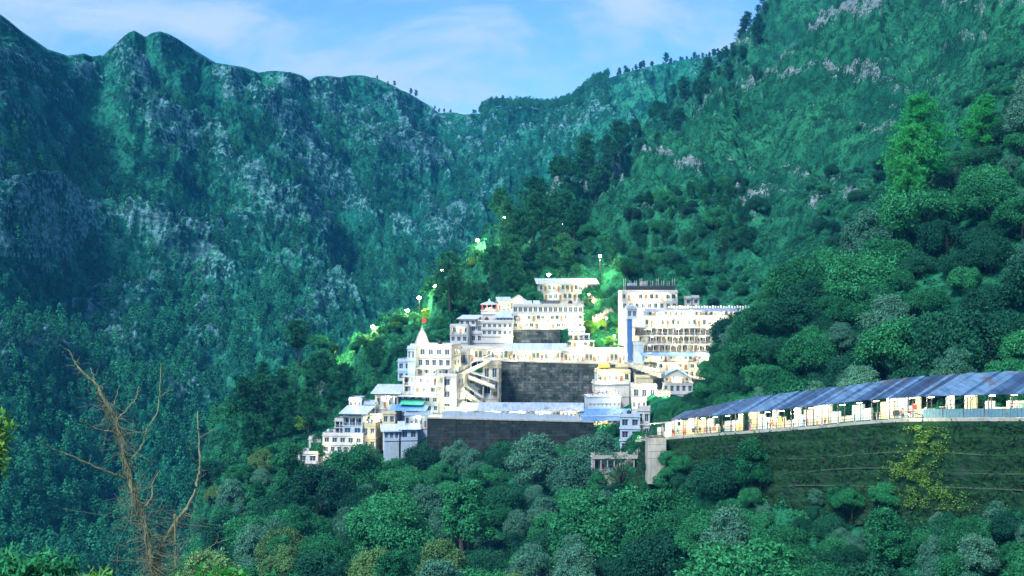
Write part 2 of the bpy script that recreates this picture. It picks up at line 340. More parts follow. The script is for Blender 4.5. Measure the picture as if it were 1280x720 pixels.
# ------------------------------------------------------------------ terrain: one sheet of ground from the camera's feet to the far crest
# knots per picture column: (distance, row seen); the ground between them is smooth, then roughened
PXC = [-330, 0, 120, 200, 235, 270, 330, 420, 500, 560, 620, 680, 725, 800, 860, 900, 950, 1000, 1080, 1150, 1220, 1280, 1610]
KN = {  # K3 K4 K5 K5b K6 K7 K8 K9 K10 K11 K12 K13 foot mid
 -330: [(120,900),(200,960),(230,940),(250,930),(270,910),(290,890),(310,870),(330,850),(345,840),(360,830),(380,820),(400,800),(430,770),(620,420)],
 0: [(140,920),(220,960),(260,950),(280,940),(300,920),(325,900),(350,880),(375,860),(395,845),(410,830),(430,810),(455,780),(500,745),(720,420)],
 120: [(150,900),(240,930),(280,900),(300,890),(320,870),(350,850),(375,830),(395,815),(410,805),(430,795),(460,790),(500,770),(560,745),(850,390)],
 200: [(170,880),(270,850),(310,830),(330,820),(350,805),(370,795),(390,785),(405,775),(420,770),(435,765),(480,790),(540,760),(620,720),(900,390)],
 235: [(200,830),(300,790),(340,760),(350,750),(365,740),(380,725),(395,712),(408,705),(418,698),(428,690),(485,770),(560,740),(655,700),(930,390)],
 270: [(215,810),(320,705),(345,690),(355,675),(365,655),(380,630),(395,600),(408,565),(418,540),(428,525),(500,700),(600,690),(690,660),(960,385)],
 330: [(230,800),(340,660),(360,635),(370,620),(385,605),(400,580),(415,555),(430,530),(445,508),(460,492),(550,640),(650,620),(750,600),(1000,375)],
 420: [(230,800),(365,620),(385,595),(392,580),(402,563),(420,535),(440,508),(460,482),(480,460),(500,444),(600,560),(720,540),(850,520),(1150,345)],
 500: [(230,800),(375,590),(388,562),(398,548),(415,522),(435,490),(455,465),(480,437),(505,415),(530,399),(650,480),(800,470),(950,450),(1270,315)],
 560: [(230,800),(378,574),(386,530),(404,515),(424,468),(445,438),(470,418),(500,388),(530,366),(560,350),(680,430),(850,420),(1050,400),(1400,290)],
 620: [(228,800),(378,574),(386,528),(414,508),(424,453),(445,429),(480,397),(520,352),(560,316),(610,290),(720,370),(950,370),(1200,350),(1560,240)],
 680: [(225,800),(378,574),(386,528),(414,508),(424,453),(445,429),(485,376),(540,325),(600,285),(690,256),(800,310),(1000,320),(1200,310),(1550,205)],
 725: [(222,805),(372,578),(386,528),(414,508),(424,453),(445,429),(490,370),(600,287),(655,288),(760,236),(900,280),(1050,300),(1200,285),(1520,185)],
 800: [(215,810),(330,600),(372,540),(392,512),(422,470),(450,435),(490,355),(720,217),(805,256),(980,172),(1080,215),(1150,225),(1250,215),(1520,150)],
 860: [(205,810),(256.5,605),(261,547),(276,544),(400,495),(440,445),(490,352),(770,167),(855,212),(1060,126),(1150,160),(1220,180),(1300,185),(1520,130)],
 900: [(200,810),(246.5,605),(251,542),(264,538),(330,478),(430,445),(500,335),(800,136),(885,188),(1120,92),(1200,130),(1260,150),(1320,160),(1520,120)],
 950: [(190,815),(236,612),(240.5,539),(253,535),(318,420),(380,428),(500,332),(840,118),(925,152),(1140,22),(1240,70),(1300,110),(1360,130),(1520,110)],
 1000: [(182,820),(225.5,622),(230,536),(242,531),(315,378),(380,384),(500,300),(880,72),(965,112),(1130,-42),(1240,10),(1320,70),(1400,100),(1550,90)],
 1080: [(170,825),(212,640),(217,527),(229,522),(322,332),(390,328),(500,252),(900,8),(985,48),(1120,-90),(1240,-20),(1330,40),(1420,80),(1550,80)],
 1150: [(160,830),(200.5,642),(205,524),(217,519),(330,275),(400,262),(500,190),(900,-40),(950,-50),(1110,-120),(1240,-40),(1330,20),(1420,70),(1550,70)],
 1220: [(150,835),(191,642),(195,523),(207,518),(332,225),(400,195),(500,124),(900,-90),(950,-100),(1110,-140),(1240,-60),(1330,10),(1420,60),(1550,70)],
 1280: [(144,840),(183,642),(187,522),(199,517),(332,165),(400,125),(500,64),(900,-120),(950,-130),(1110,-160),(1240,-70),(1330,0),(1420,60),(1550,70)],
 1610: [(120,860),(146,660),(151,520),(163,515),(332,40),(400,10),(500,-30),(900,-190),(950,-195),(1110,-210),(1240,-100),(1330,-20),(1420,50),(1550,60)],
}
CREST = [(-330,30),(-150,-10),(-60,-5),(0,18),(12,27),(25,38),(60,62),(85,70),(105,67),(115,71),(130,69),(142,58),(150,50),(160,42),(168,39),(175,43),(182,47),(190,42),(200,40),(212,44),(222,50),(245,65),
  (270,80),(300,84),(320,90),(345,89),(365,91),(378,95),(386,101),(395,96),(410,95),(425,97),(440,94),(455,94),(470,98),(490,107),(510,117),(540,134),(548,141),(560,141),(580,143),(600,142),(612,136),
  (622,133),(640,135),(655,134),(672,136),(690,138),(705,134),(715,130),(724,122),(730,116),(745,105),(760,98),(780,92),(800,86),(825,80),(850,76),(890,71),(912,69),(940,74),(1000,60),(1100,60),(1610,50)]
CRY = [(-330,900),(0,1000),(120,1180),(235,1340),(330,1500),(420,1680),(500,1840),(590,2050),(640,2020),(720,1960),(800,1900),(900,1860),(1000,1850),(1610,1850)]
UC = 1150
pxs = np.concatenate([np.linspace(-330, -70, 50)[:-1], np.linspace(-70, 1350, UC - 100), np.linspace(1350, 1610, 52)[1:]]); UC = len(pxs)
us = (pxs - 640) / F
nk = 14 + 3 + 3
KY = np.zeros((nk, UC)); KZ = np.zeros((nk, UC))
KY[0], KZ[0] = 2.0, -2.2
KY[1], KZ[1] = 25.0, -11.0
KY[2], KZ[2] = 70.0, -33.0
for i in range(14):
    yy = np.array([KN[p][i][0] for p in PXC], float); zz = np.array([(360 - KN[p][i][1]) / F * KN[p][i][0] for p in PXC])
    KY[3 + i] = pchip(PXC, yy, pxs); KZ[3 + i] = pchip(PXC, zz, pxs)
cpx = np.array(CREST, float)
KY[17] = pchip([a for a, b in CRY], [b for a, b in CRY], pxs)
KZ[17] = (360 - np.interp(pxs, cpx[:, 0], cpx[:, 1])) / F * KY[17]
KY[18] = KY[17] + 220; KZ[18] = KZ[17] - 120
KY[19] = KY[17] + 560; KZ[19] = KZ[17] - 330
NR = [6, 6, 16, 60, 12, 14, 60, 50, 70, 200, 30, 100, 40, 20, 20, 260, 330, 30, 8]
T = []
for i, n in enumerate(NR): T += list(i + np.arange(n) / n)
T = np.array(T + [len(NR)]); NRW = len(T)
GY = np.zeros((NRW, UC)); GZ = np.zeros((NRW, UC)); ks = np.arange(nk)
for c in range(UC):
    yq = np.interp(T, ks, KY[:, c]); GY[:, c] = yq; GZ[:, c] = pchip(KY[:, c], KZ[:, c], yq)
TT = np.repeat(T[:, None], UC, 1); GX = us[None, :] * GY
base_py = 360 - GZ / GY * F; PXG = np.repeat(pxs[None, :], NRW, 0)
# --- roughness
def rough():
    rock = np.zeros_like(GZ); dz = np.zeros_like(GZ)
    # far mountains: ribs that run down to the valley floor, crags on their backs
    far = sstep(14.6, 15.5, TT) * (1 - sstep(17.3, 18, TT))
    a = (GX - GZ) / 1.414; b = (GX + GZ) / 1.414
    right = sstep(575, 625, PXG)                                   # beyond the valley head the ribs fall the other way
    wx = fbm(GX / 160, GZ / 160, 3) * 45; wy = fbm(GX / 160 + 50, GZ / 160, 3) * 45
    def ribs(B, A):
        return (ridged((B + wx) / 150, (A + wy) / 520, 2), ridged((B + wx * .8) / 58 + 9, (A + wy) / 170, 3),
                ridged((B + wx * .4) / 21 + 3, (A + wy * .5) / 42, 4, .58))
    r1, r2, r3 = [p * (1 - right) + q * right for p, q in zip(ribs(b, a), ribs(a, b))]
    r4 = ridged(GX / 8.0, GZ / 6.0 + GY / 30, 3, .6); r5 = ridged(GX / 4.2 + 8, GZ / 3.4 + GY / 20, 2, .6)
    near_left = 1 - 0.35 * sstep(400, 700, PXG)
    crest = 1 - 0.90 * sstep(16.66, 16.98, TT) * (1 - sstep(17.0, 17.4, TT))
    footf = sstep(14.7, 15.3, TT)
    d_far = (r1 - .55) * 66 * near_left + (r2 - .55) * 62 + (r3 - .5) * 21 + (r4 - .5) * 5.0 + (r5 - .5) * 2.2
    # ledges: level shelves with steep risers
    led = GZ + d_far; step_ = 17.0; ph = (led + fbm(GX / 60, GY / 60, 3) * 26) / step_; fr = ph - np.floor(ph)
    d_far = d_far + (sstep(.28, .78, fr) - fr) * step_ * 0.42 * sstep(-.1, .35, fbm(GX / 90 + 7, GZ / 90, 3))
    dz += far * crest * footf * d_far
    steep = np.abs(np.gradient(d_far, axis=0)) / (np.abs(np.gradient(GY, axis=0)) + .3)
    rk = (r2 - .60) * 2.3 + (r3 - .58) * 1.3 + (r4 - .5) * 1.0 + (r5 - .5) * .6 + (r1 - .6) * .5 + fbm(GX / 120, GZ / 120, 3) * .8 + sstep(15.9, 16.9, TT) * .25 + np.clip(steep - .5, 0, 1) * .25 - .20 + .22 * (1 - sstep(60, 230, PXG)) - .42 * sstep(585, 680, PXG)
    rk -= .35 * sstep(15.9, 15.2, TT)
    rk -= 1.2 * sstep(16.86, 16.97, TT) * sstep(560, 620, PXG) + .5 * sstep(16.93, 17.0, TT)
    globals()['RIB'] = r2
    rock += far * np.clip(rk, -1, .48)
    # middle slopes: the grassy spur and the pine slope
    midw = sstep(8.3, 9.2, TT) * (1 - sstep(13.3, 14, TT))
    q = ridged((GX * .6 + GZ) / 30, (GX - GZ * .6 + GY * .3) / 62, 4, .55); q2 = ridged(GX / 9, GZ / 7 + GY / 25, 3, .55); q3 = fbm(GX / 45, GY / 60, 4)
    ph2 = (GZ + q * 12 + fbm(GX / 40 + 3, GY / 40, 3) * 16) / 11.0; f2 = ph2 - np.floor(ph2); led2 = (sstep(.3, .72, f2) - f2) * 11.0 * .75 * sstep(-.15, .3, fbm(GX / 50 + 2, GZ / 50, 3))
    sp = 1 - 0.7 * np.exp(-((TT - 10) / 0.10) ** 2) - 0.8 * np.exp(-((TT - 12) / 0.12) ** 2)
    dz += midw * sp * ((q - .55) * 27 + (q2 - .5) * 8.0 + q3 * 9 + led2 * 1.4) * np.clip(GY / 700, .3, 1.1)
    rock += midw * np.clip((q - .60) * 2.6 + (q2 - .55) * 1.0 + fbm(GX / 30, GZ / 30, 4) * 1.1 - .58 + .60 * sstep(.35, .5, f2) * (1 - sstep(.5, .75, f2)) * sstep(0, .3, fbm(GX / 50 + 2, GZ / 50, 3)) + .55 * np.exp(-((TT - 10) / .13) ** 2) * (PXG > 730), -1, 1)
    # near ridge and forest floor
    nr = (1 - sstep(8.3, 9.2, TT)) * sstep(3.2, 4.0, TT)
    quiet = sstep(4.05, 4.4, TT) * 0 + np.where((TT > 4.9) & (TT < 8.1), 0.12, 1.0)
    dz += nr * quiet * (fbm(GX / 18, GY / 18, 4) * 1.8 + fbm(GX / 4, GY / 4, 2) * .35)
    left = 1 - sstep(520, 600, PXG)
    rock += nr * np.clip(fbm(GX / 14, GY / 14, 4) * 1.2 - .75 + 1.0 * np.exp(-((PXG - 275) / 28) ** 2), -1, 1) * 1.0
    dz += nr * np.exp(-((PXG - 272) / 26) ** 2) * sstep(7.5, 9.5, TT) * (ridged(GX / 9, GY / 9, 3) - .5) * 9
    return dz, rock
dZ, ROCK = rough(); GZ = GZ + dZ
# nothing on the far mountain may stand higher than its crest line
lim = ((360 - np.interp(pxs, cpx[:, 0], cpx[:, 1])) / F)[None, :] * GY
lim = lim + perlin(GX / 14, GY * 0 + 2.2) * 1.6 + perlin(GX / 5, GY * 0 + 7.7) * .7
GZ = np.where(TT > 14.8, np.minimum(GZ, lim), GZ)
def grid_obj(name, r0, r1, c0, c1, mat):
    X = GX[r0:r1 + 1, c0:c1 + 1]; nr_, nc_ = X.shape
    V = np.stack([X, GY[r0:r1 + 1, c0:c1 + 1], GZ[r0:r1 + 1, c0:c1 + 1]], -1).reshape(-1, 3)
    i = np.arange(nr_ * nc_).reshape(nr_, nc_)
    Q = np.stack([i[:-1, :-1], i[:-1, 1:], i[1:, 1:], i[1:, :-1]], -1).reshape(-1, 4)
    o = link(name, np_mesh(name, V, Q, mat, True, None, {'rock': ROCK[r0:r1 + 1, c0:c1 + 1]})); tag(o, kind='structure'); return o
rs = int(np.searchsorted(T, 13.0)); csd = int(np.searchsorted(pxs, 588))
tag(grid_obj('ground', 0, rs, 0, UC - 1, M['ground']), 'steep green hillside that carries the white buildings and the forest')
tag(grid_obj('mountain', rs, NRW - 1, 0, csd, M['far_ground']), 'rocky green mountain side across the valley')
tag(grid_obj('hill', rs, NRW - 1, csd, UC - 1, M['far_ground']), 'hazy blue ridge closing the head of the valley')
def col_at(u): return np.interp(u, us, np.arange(UC))
def ground_z(X, Y):
    c = col_at(X / Y); a = int(c); b = min(a + 1, UC - 1); f = c - a
    return float(np.interp(Y, GY[:, a], GZ[:, a]) * (1 - f) + np.interp(Y, GY[:, b], GZ[:, b]) * f)
def ground_t(X, Y):
    c = int(round(float(col_at(X / Y)))); return float(np.interp(Y, GY[:, c], T))
def at_t(px, t):
    """the ground point of a picture column at knot position t"""
    c = int(round(float(np.interp(px, pxs, np.arange(UC))))); r = float(np.interp(t, T, np.arange(NRW))); k = int(r); f = r - k; k2 = min(k + 1, NRW - 1)
    return Vector((us[c] * (GY[k, c] * (1 - f) + GY[k2, c] * f), GY[k, c] * (1 - f) + GY[k2, c] * f, GZ[k, c] * (1 - f) + GZ[k2, c] * f))
def rock_t(px, t):
    return float(ROCK[int(np.searchsorted(T, t)), int(np.interp(px, pxs, np.arange(UC)))])
def to_px(p): return 640 + F * p[0] / p[1], 360 - F * p[2] / p[1]

def rib_t(px, t): return float(RIB[min(NRW - 1, int(np.searchsorted(T, t))), int(np.interp(px, pxs, np.arange(UC)))])
# ------------------------------------------------------------------ buildings
WINC = {}
def window_mesh(w_, h_):
    key = (round(w_, 1), round(h_, 1))
    if key not in WINC:
        w_, h_ = key; b = MB(); t = .07
        b.box(-w_ / 2 + t, w_ / 2 - t, .02, .05, t, h_ - t, M['glass'])
        for x0, x1, z0, z1 in ((-w_ / 2, w_ / 2, 0, t), (-w_ / 2, w_ / 2, h_ - t, h_), (-w_ / 2, -w_ / 2 + t, t, h_ - t), (w_ / 2 - t, w_ / 2, t, h_ - t), (-.03, .03, t, h_ - t)):
            b.box(x0, x1, -.03, .06, z0, z1, M['frame'])
        WINC[key] = b.mesh('window')
    return WINC[key]
DOORC = {}
COLC = {}
_t = MB(); _t.box(-.6, .6, -.05, .05, 0, .09, M['tube_light']); _t.box(-.65, .65, -.08, .08, .09, .115, M['frame']); TUBE = _t.mesh('ceiling_light')
def door_mesh(w_, h_):
    key = (round(w_, 1), round(h_, 1))
    if key not in DOORC:
        w_, h_ = key; b = MB(); b.box(-w_ / 2, w_ / 2, 0, .05, 0, h_, M['wood'])
        for x in (-w_ / 2 - .06, w_ / 2): b.box(x, x + .06, -.04, .06, 0, h_ + .06, M['frame'])
        b.box(-w_ / 2, w_ / 2, -.04, .06, h_, h_ + .06, M['frame']); b.box(-w_ / 2 + .15, w_ / 2 - .15, -.02, 0, .25, h_ * .45, M['wood'])
        DOORC[key] = b.mesh('door')
    return DOORC[key]
LAMPS = []
def point_light(loc, power, parent=None, col=(1.0, 0.84, 0.47), rad=.25):
    l = bpy.data.lights.new('lamp_light', 'POINT'); l.energy = power; l.color = col; l.shadow_soft_size = rad
    o = bpy.data.objects.new('lamp_light', l); COL.objects.link(o); o.location = loc
    if parent: o.parent = parent
    return o
LP = 2.5
class Bld:
    def __init__(s, name, label, cat, pxc, pyb, Y, yaw=0.0, wall='white', sink=5.0, group=None):
        s.k = Y / F; s.pxc = pxc; s.pyb = pyb; s.Y = Y; s.o = empty(name, wp(pxc, pyb, Y), R(yaw)); tag(s.o, label, cat, group)
        s.wm = M[wall]; s.sink = sink; s.W = MB(); s.S = MB(); s.RL = MB(); s.C = MB(); s.T = MB(); s.nl = 0
    def X(s, px): return (px - s.pxc) * s.k
    def Z(s, py): return (s.pyb - py) * s.k
    def win(s, x, y, z, w_, h_): link('window', window_mesh(w_, h_), s.o, (x, y, z))
    def door(s, x, y, z, w_, h_): link('door', door_mesh(w_, h_), s.o, (x, y, z))
    def block(s, p0, p1, pt, pb, y=0.0, d=8.0, floors=1, n=4, kind='win', wall=None, roof='flat', slab=.25, found=False, light=0, winf=(.58, .52), side=1, deep=2.2, back=None):
        """one storeyed body between picture columns p0..p1 and rows pt..pb, its front y metres behind the building's front"""
        x0, x1, z0, z1 = s.X(p0), s.X(p1), s.Z(pb), s.Z(pt); wm = M[wall] if wall else s.wm; W_ = s.W; h = (z1 - z0) / floors
        kinds = kind if isinstance(kind, (list, tuple)) else [kind] * floors
        ns = n if isinstance(n, (list, tuple)) else [n] * floors
        if found: W_.box(x0 + .05, x1 - .05, y + .25, y + d, z0 - s.sink, z0, wm)
        for f in range(floors):
            a = z0 + f * h; b = a + h; kd = kinds[f]; nw = ns[f]; pitch = (x1 - x0) / max(nw, 1)
            if kd == 'win':
                W_.box(x0, x1, y + .22, y + d, a, b, wm); sl = a + h * .26; wh = max(.6, h * winf[1]); ww = min(1.9, pitch * winf[0])
                W_.box(x0, x1, y, y + .22, a, sl, wm); W_.box(x0, x1, y, y + .22, sl + wh, b, wm); xe = x0
                for i in range(nw):
                    xc = x0 + pitch * (i + .5); W_.box(xe, xc - ww / 2, y, y + .22, sl, sl + wh, wm); xe = xc + ww / 2
                    s.win(xc, y + .10, sl, ww, wh)
                    s.S.box(xc - ww / 2 - .15, xc + ww / 2 + .15, y - .32, y - .003, sl + wh + .05, sl + wh + .13, wm)
                W_.box(xe, x1, y, y + .22, sl, sl + wh, wm)
            elif kd == 'blank': W_.box(x0, x1, y, y + d, a, b, wm)
            elif kd in ('gallery', 'hall'):
                rec = min(deep, d * .35); W_.box(x0, x1, y + rec, y + d, a, b, M[back] if back else (M['bluewhite'] if kd == 'gallery' else wm))  # gallery back walls take a darker paint to deepen the recess shade
                for xx in (x0, x1 - .25): W_.box(xx, xx + .25, y + .2, y + rec, a, b - .003, wm)
                W_.box(x0 + .25, x1 - .25, y + .06, y + rec - .003, b - .24, b - .004, wm)
                W_.box(x0 + .25, x1 - .25, y, y + rec - .003, a + .002, a + .10, M['concrete'])
                for i in range(nw + 1):
                    xc = x0 + .17 + (x1 - x0 - .34) * i / nw; s.column(xc, y + .02, a + .1, b - a - .34, wm)
                for i in range(nw):
                    xc = x0 + pitch * (i + .5)
                    if i % 3 == 1: s.door(xc, y + rec - .06, a + .1, min(1.3, pitch * .5), min(2.2, h * .68))
                    else: s.win(xc, y + rec - .06, a + h * .30, min(2.0, pitch * .72), h * .5)
                if kd == 'gallery': s.rail(x0, x1, y - .06, a + .1, .95)
            s.S.box(x0 - slab, x1 + slab, y - slab, y + d + .05, b - .10, b + .10, wm)
            if light and kd in ('gallery', 'hall'):
                m = max(1, int((x1 - x0) / 7.5))
                for i in range(m):
                    xc = x0 + (x1 - x0) * (i + .5) / m; link('ceiling_light', TUBE, s.o, (xc, y + 1.0, b - .36))
                    point_light((xc, y + .6, b - .8), light * LP * 38, s.o)
            # side windows
            if side and kd != 'blank' and d > 5:
                for sx, xx in ((-1, x0), (1, x1)):
                    for yy in (y + d * .4, y + d * .72):
                        o = link('window', window_mesh(1.1, max(.7, round(h * .45, 1))), s.o, (xx + sx * .04, yy, a + h * .28)); o.rotation_euler = (0, 0, sx * math.pi / 2)
        zt = z1 + .10
        if roof == 'flat':
            pw = .18; ph = .75
            for bx in ((x0, x1, y, y + pw), (x0, x1, y + d - pw, y + d), (x0, x0 + pw, y + pw, y + d - pw), (x1 - pw, x1, y + pw, y + d - pw)): W_.box(*bx, zt, zt + ph, wm)
        return x0, x1, z0, z1
    def column(s, xc, y, z, h, wm):
        key = (round(h, 1), wm.name)
        if key not in COLC:
            b = MB(); b.box(-.14, .14, 0, .28, 0, h + .05, wm); b.box(-.19, .19, -.04, .32, 0, .22, wm); b.box(-.19, .19, -.04, .32, h - .2, h, wm); COLC[key] = b.mesh('column')
        link('column', COLC[key], s.o, (xc, y, z))
    def rail(s, x0, x1, y, z, h, step=1.3):
        n = max(2, int((x1 - x0) / step))
        for zz in (.12, .5, 1.0): s.RL.box(x0, x1, y, y + .05, z + h * zz - .04, z + h * zz + .02, M['rail'])
        for i in range(n + 1):
            x = x0 + (x1 - x0) * i / n; s.RL.box(x - .03, x + .03, y + .005, y + .045, z, z + h - .04, M['rail'])
    def shed(s, p0, p1, py_front, py_back, y, d, mat='sheet_pale', over=.6, name='roof', th=.09):
        """single slope sheet roof, low at the front"""
        x0, x1 = s.X(p0) - over, s.X(p1) + over; za, zb = s.Z(py_front), s.Z(py_back); b = MB()
        low = [(x0, y - over, za), (x1, y - over, za), (x1, y + d + over * .4, zb), (x0, y + d + over * .4, zb)]; c = Vector(((x0 + x1) / 2, y + d / 2, (za + zb) / 2))
        b.hexa([Vector(p) - c for p in low], [Vector(p) - c + Vector((0, 0, th)) for p in low], M[mat]); return b.build(name, s.o, loc=c)
    def gable(s, p0, p1, py_eave, py_ridge, y, d, mat='sheet_pale', axis='x', over=.5, wall=None):
        x0, x1 = s.X(p0), s.X(p1); ze, zr = s.Z(py_eave), s.Z(py_ridge); b = MB(); th = .09; wm = M[wall] if wall else s.wm
        if axis == 'x':
            ym = y + d / 2; pts = [((x0 - over, y - over, ze - .1), (x1 + over, y - over, ze - .1), (x1 + over, ym, zr), (x0 - over, ym, zr)), ((x0 - over, ym, zr), (x1 + over, ym, zr), (x1 + over, y + d + over, ze - .1), (x0 - over, y + d + over, ze - .1))]
            for xx in (x0, x1 - .2): s.W.add([(xx, y, ze), (xx, y + d, ze), (xx, ym, zr - .12), (xx + .2, y, ze), (xx + .2, y + d, ze), (xx + .2, ym, zr - .12)], [(0, 2, 1), (3, 4, 5), (0, 1, 4, 3), (1, 2, 5, 4), (2, 0, 3, 5)], wm)
        else:
            xm = (x0 + x1) / 2; pts = [((x0 - over, y - over, ze - .1), (xm, y - over, zr), (xm, y + d + over, zr), (x0 - over, y + d + over, ze - .1)), ((xm, y - over, zr), (x1 + over, y - over, ze - .1), (x1 + over, y + d + over, ze - .1), (xm, y + d + over, zr))]
            for yy in (y, y + d - .2): s.W.add([(x0, yy, ze), (x1, yy, ze), (xm, yy, zr - .12), (x0, yy + .2, ze), (x1, yy + .2, ze), (xm, yy + .2, zr - .12)], [(0, 1, 2), (3, 5, 4), (0, 3, 4, 1), (1, 4, 5, 2), (2, 5, 3, 0)], wm)
        c = Vector(((x0 + x1) / 2, y + d / 2, ze))
        for q in pts: b.hexa([Vector(p) - c for p in q], [Vector(p) - c + Vector((0, 0, th)) for p in q], M[mat])
        return b.build('roof', s.o, loc=c)
    def done(s):
        for mb, nm in ((s.W, 'wall'), (s.S, 'floor_slab'), (s.RL, 'railing')):
            if mb.v: mb.build(nm, s.o)
        return s.o

def rampart(name, label, p0, p1, pt0, pt1, pb, Y, mat, th=3.0, cap=True, group=None, cat='wall', batter=.8, cope='concrete'):
    """retaining wall with a leaning face, bond stones and a coping"""
    a = wp(p0, pt0, Y); b = wp(p1, pt1, Y); zb = (360 - pb) / F * Y; c = Vector(((a.x + b.x) / 2, Y, zb)); o = empty(name, c); tag(o, label, cat, group)
    m = MB(); low = [(a.x - c.x, -batter, 0), (b.x - c.x, -batter, 0), (b.x - c.x, th, 0), (a.x - c.x, th, 0)]; hi = [(a.x - c.x, 0, a.z - zb), (b.x - c.x, 0, b.z - zb), (b.x - c.x, th, b.z - zb), (a.x - c.x, th, a.z - zb)]
    m.hexa(low, hi, M[mat]); m.build('stonework', o)
    wall_plants(o, b.x - a.x, (a.z + b.z) / 2 - zb, int((b.x - a.x) * 22), int(p0), batter)
    rb_ = MB(); npil = int((b.x - a.x) / 7.5)
    for i in range(1, npil):
        xx = a.x - c.x + (b.x - a.x) * i / npil; zt_ = (a.z + (b.z - a.z) * i / npil) - zb - .1; rb_.hexa([(xx - .35, -batter - .22, 0), (xx + .35, -batter - .22, 0), (xx + .35, -batter + .3, 0), (xx - .35, -batter + .3, 0)], [(xx - .35, -.22, zt_), (xx + .35, -.22, zt_), (xx + .35, .3, zt_), (xx - .35, .3, zt_)], M[mat])
    if npil > 1: rb_.build('buttress_rib', o)
    if cap:
        k = MB(); k.hexa([(x + dx, y + dy, z + .004) for (x, y, z), dx, dy in zip(hi, (0, 0, 0, 0), (-.25, -.25, 0, 0))], [(x, y + dy, z + .42) for (x, y, z), dy in zip(hi, (-.25, -.25, 0, 0))], M[cope]); k.build('coping', o)
    return o

def wall_plants(o, w_, h, n, seed, batter=.8):
    r2 = np.random.default_rng(seed); x = r2.uniform(-w_ / 2, w_ / 2, n * 3); z = h * r2.random(n * 3); k = (perlin(x / 5.0 + seed, z / 2.2) + .5 * perlin(x / 1.2, z / 1.2)) > .18; x, z = x[k], z[k]
    P = np.stack([x, -batter * (1 - z / h) - .02 + 0 * x, z], 1); D = r2.normal(size=P.shape) * .6 + np.array([0, -.8, -.25]); D /= np.linalg.norm(D, axis=1)[:, None]; B_ = np.cross(D, r2.normal(size=P.shape)); B_ /= np.linalg.norm(B_, axis=1)[:, None] + 1e-9
    ln = (.3 + .5 * r2.random(len(P)))[:, None]; V = np.stack([P, P + D * ln * .5 + B_ * .12, P + D * ln, P + D * ln * .5 - B_ * .12], 1).reshape(-1, 3)
    c = link('wall_creeper', np_mesh('wall_creeper', V, np.arange(len(V)).reshape(-1, 4), M['wall_grass']), o); c['kind'] = 'stuff'
# ---- retaining walls
rampart('retaining_wall', 'tall dark grey stone retaining wall under the bright terrace', 602, 772, 451, 456, 509, 415, 'stone', 9)
rampart('retaining_wall', 'long dark mossy retaining wall below the fenced corridor sheds', 534, 742, 523, 528, 584, 379, 'stone_low', 7)
rampart('retaining_wall', 'dark stained wall with pale streaks under the stepped terraces', 868, 908, 474, 478, 512, 396, 'stone_low', 6)

# ---- the temple block with the spire
B = Bld('temple_building', 'tall white temple block with a pointed spire carrying a red flag', 'temple', 530, 516, 392, -14, 'white', 12)
B.block(508, 562, 434, 461, 3, 11, 2, [6, 5], 'win', light=0)
B.block(508, 560, 461, 471, 2.0, 11, 1, 6, 'gallery', roof='none', light=3)
B.block(490, 507, 453, 478, 4, 8, 2, 2, 'win', 'bluewhite')
B.block(507, 517, 436, 452, .8, 5, 1, 2, 'win', 'bluewhite', found=True)
B.block(502, 556, 471, 494, 0, 11, 2, [5, 6], ['gallery', 'gallery'], roof='none', light=4)
B.block(500, 548, 494, 516, .6, 10, 2, [6, 5], 'win', 'bluewhite', found=True)
B.block(546, 571, 470, 516, 1.2, 9, 3, 1, 'win', found=True)
B.S.box(B.X(498), B.X(550), -2.6, .4, B.Z(495.5), B.Z(494.4), M['white'])
B.shed(503, 532, 505, 499, -3.6, 3.2, 'green_sheet', .2, 'awning')
B.shed(492, 538, 512, 506, -5.0, 3.0, 'sheet_blue', .3, 'awning')
sp = MB(); xs, zs = B.X(521.5), B.Z(434) + .1; prof = [(2.35, 0), (2.35, .5), (2.1, .7), (1.95, 1.6), (1.62, 2.7), (1.15, 3.9), (.62, 5.0), (.42, 5.25), (.55, 5.45), (.40, 5.7), (.12, 5.9), (.10, 6.4), (.02, 6.9)]
sp.lathe(prof, M['white'], 12, (xs, 4.6, zs))
for k in range(12):
    a = k * math.pi / 6; sp.tube([(xs + 2.3 * math.cos(a), 4.6 + 2.3 * math.sin(a), zs + .5), (xs + 1.95 * math.cos(a), 4.6 + 1.95 * math.sin(a), zs + 1.7), (xs + 1.2 * math.cos(a), 4.6 + 1.2 * math.sin(a), zs + 3.9), (xs + .5 * math.cos(a), 4.6 + .5 * math.sin(a), zs + 5.2)], [.16, .15, .12, .06], M['white'], 5)
spo = sp.build('spire', B.o)
fl = MB(); fl.tube([(xs, 4.6, zs + 6.7), (xs, 4.6, zs + 9.0)], .05, M['iron'], 6)
fl.build('flagpole', B.o)
f2 = MB(); V = []; Q = []
for i in range(7):
    for j in range(2): V.append((xs + .05 + i * .24, 4.6 + .16 * math.sin(i * 1.3) * i / 6, zs + 8.95 - i * .10 - j * (1.5 - i * .17)))
for i in range(6): Q.append((2 * i, 2 * i + 1, 2 * i + 3, 2 * i + 2))
f2.add(V, Q, M['red']); f2.add([(x, y + .02, z) for x, y, z in V], [q[::-1] for q in Q], M['red']); f2.build('flag', B.o)
point_light((B.X(541), -1.5, B.Z(430)), 700 * LP, B.o); point_light((B.X(530), -3.5, B.Z(480)), 420 * LP, B.o); point_light((B.X(557), -4, B.Z(500)), 380 * LP, B.o)
B.done()

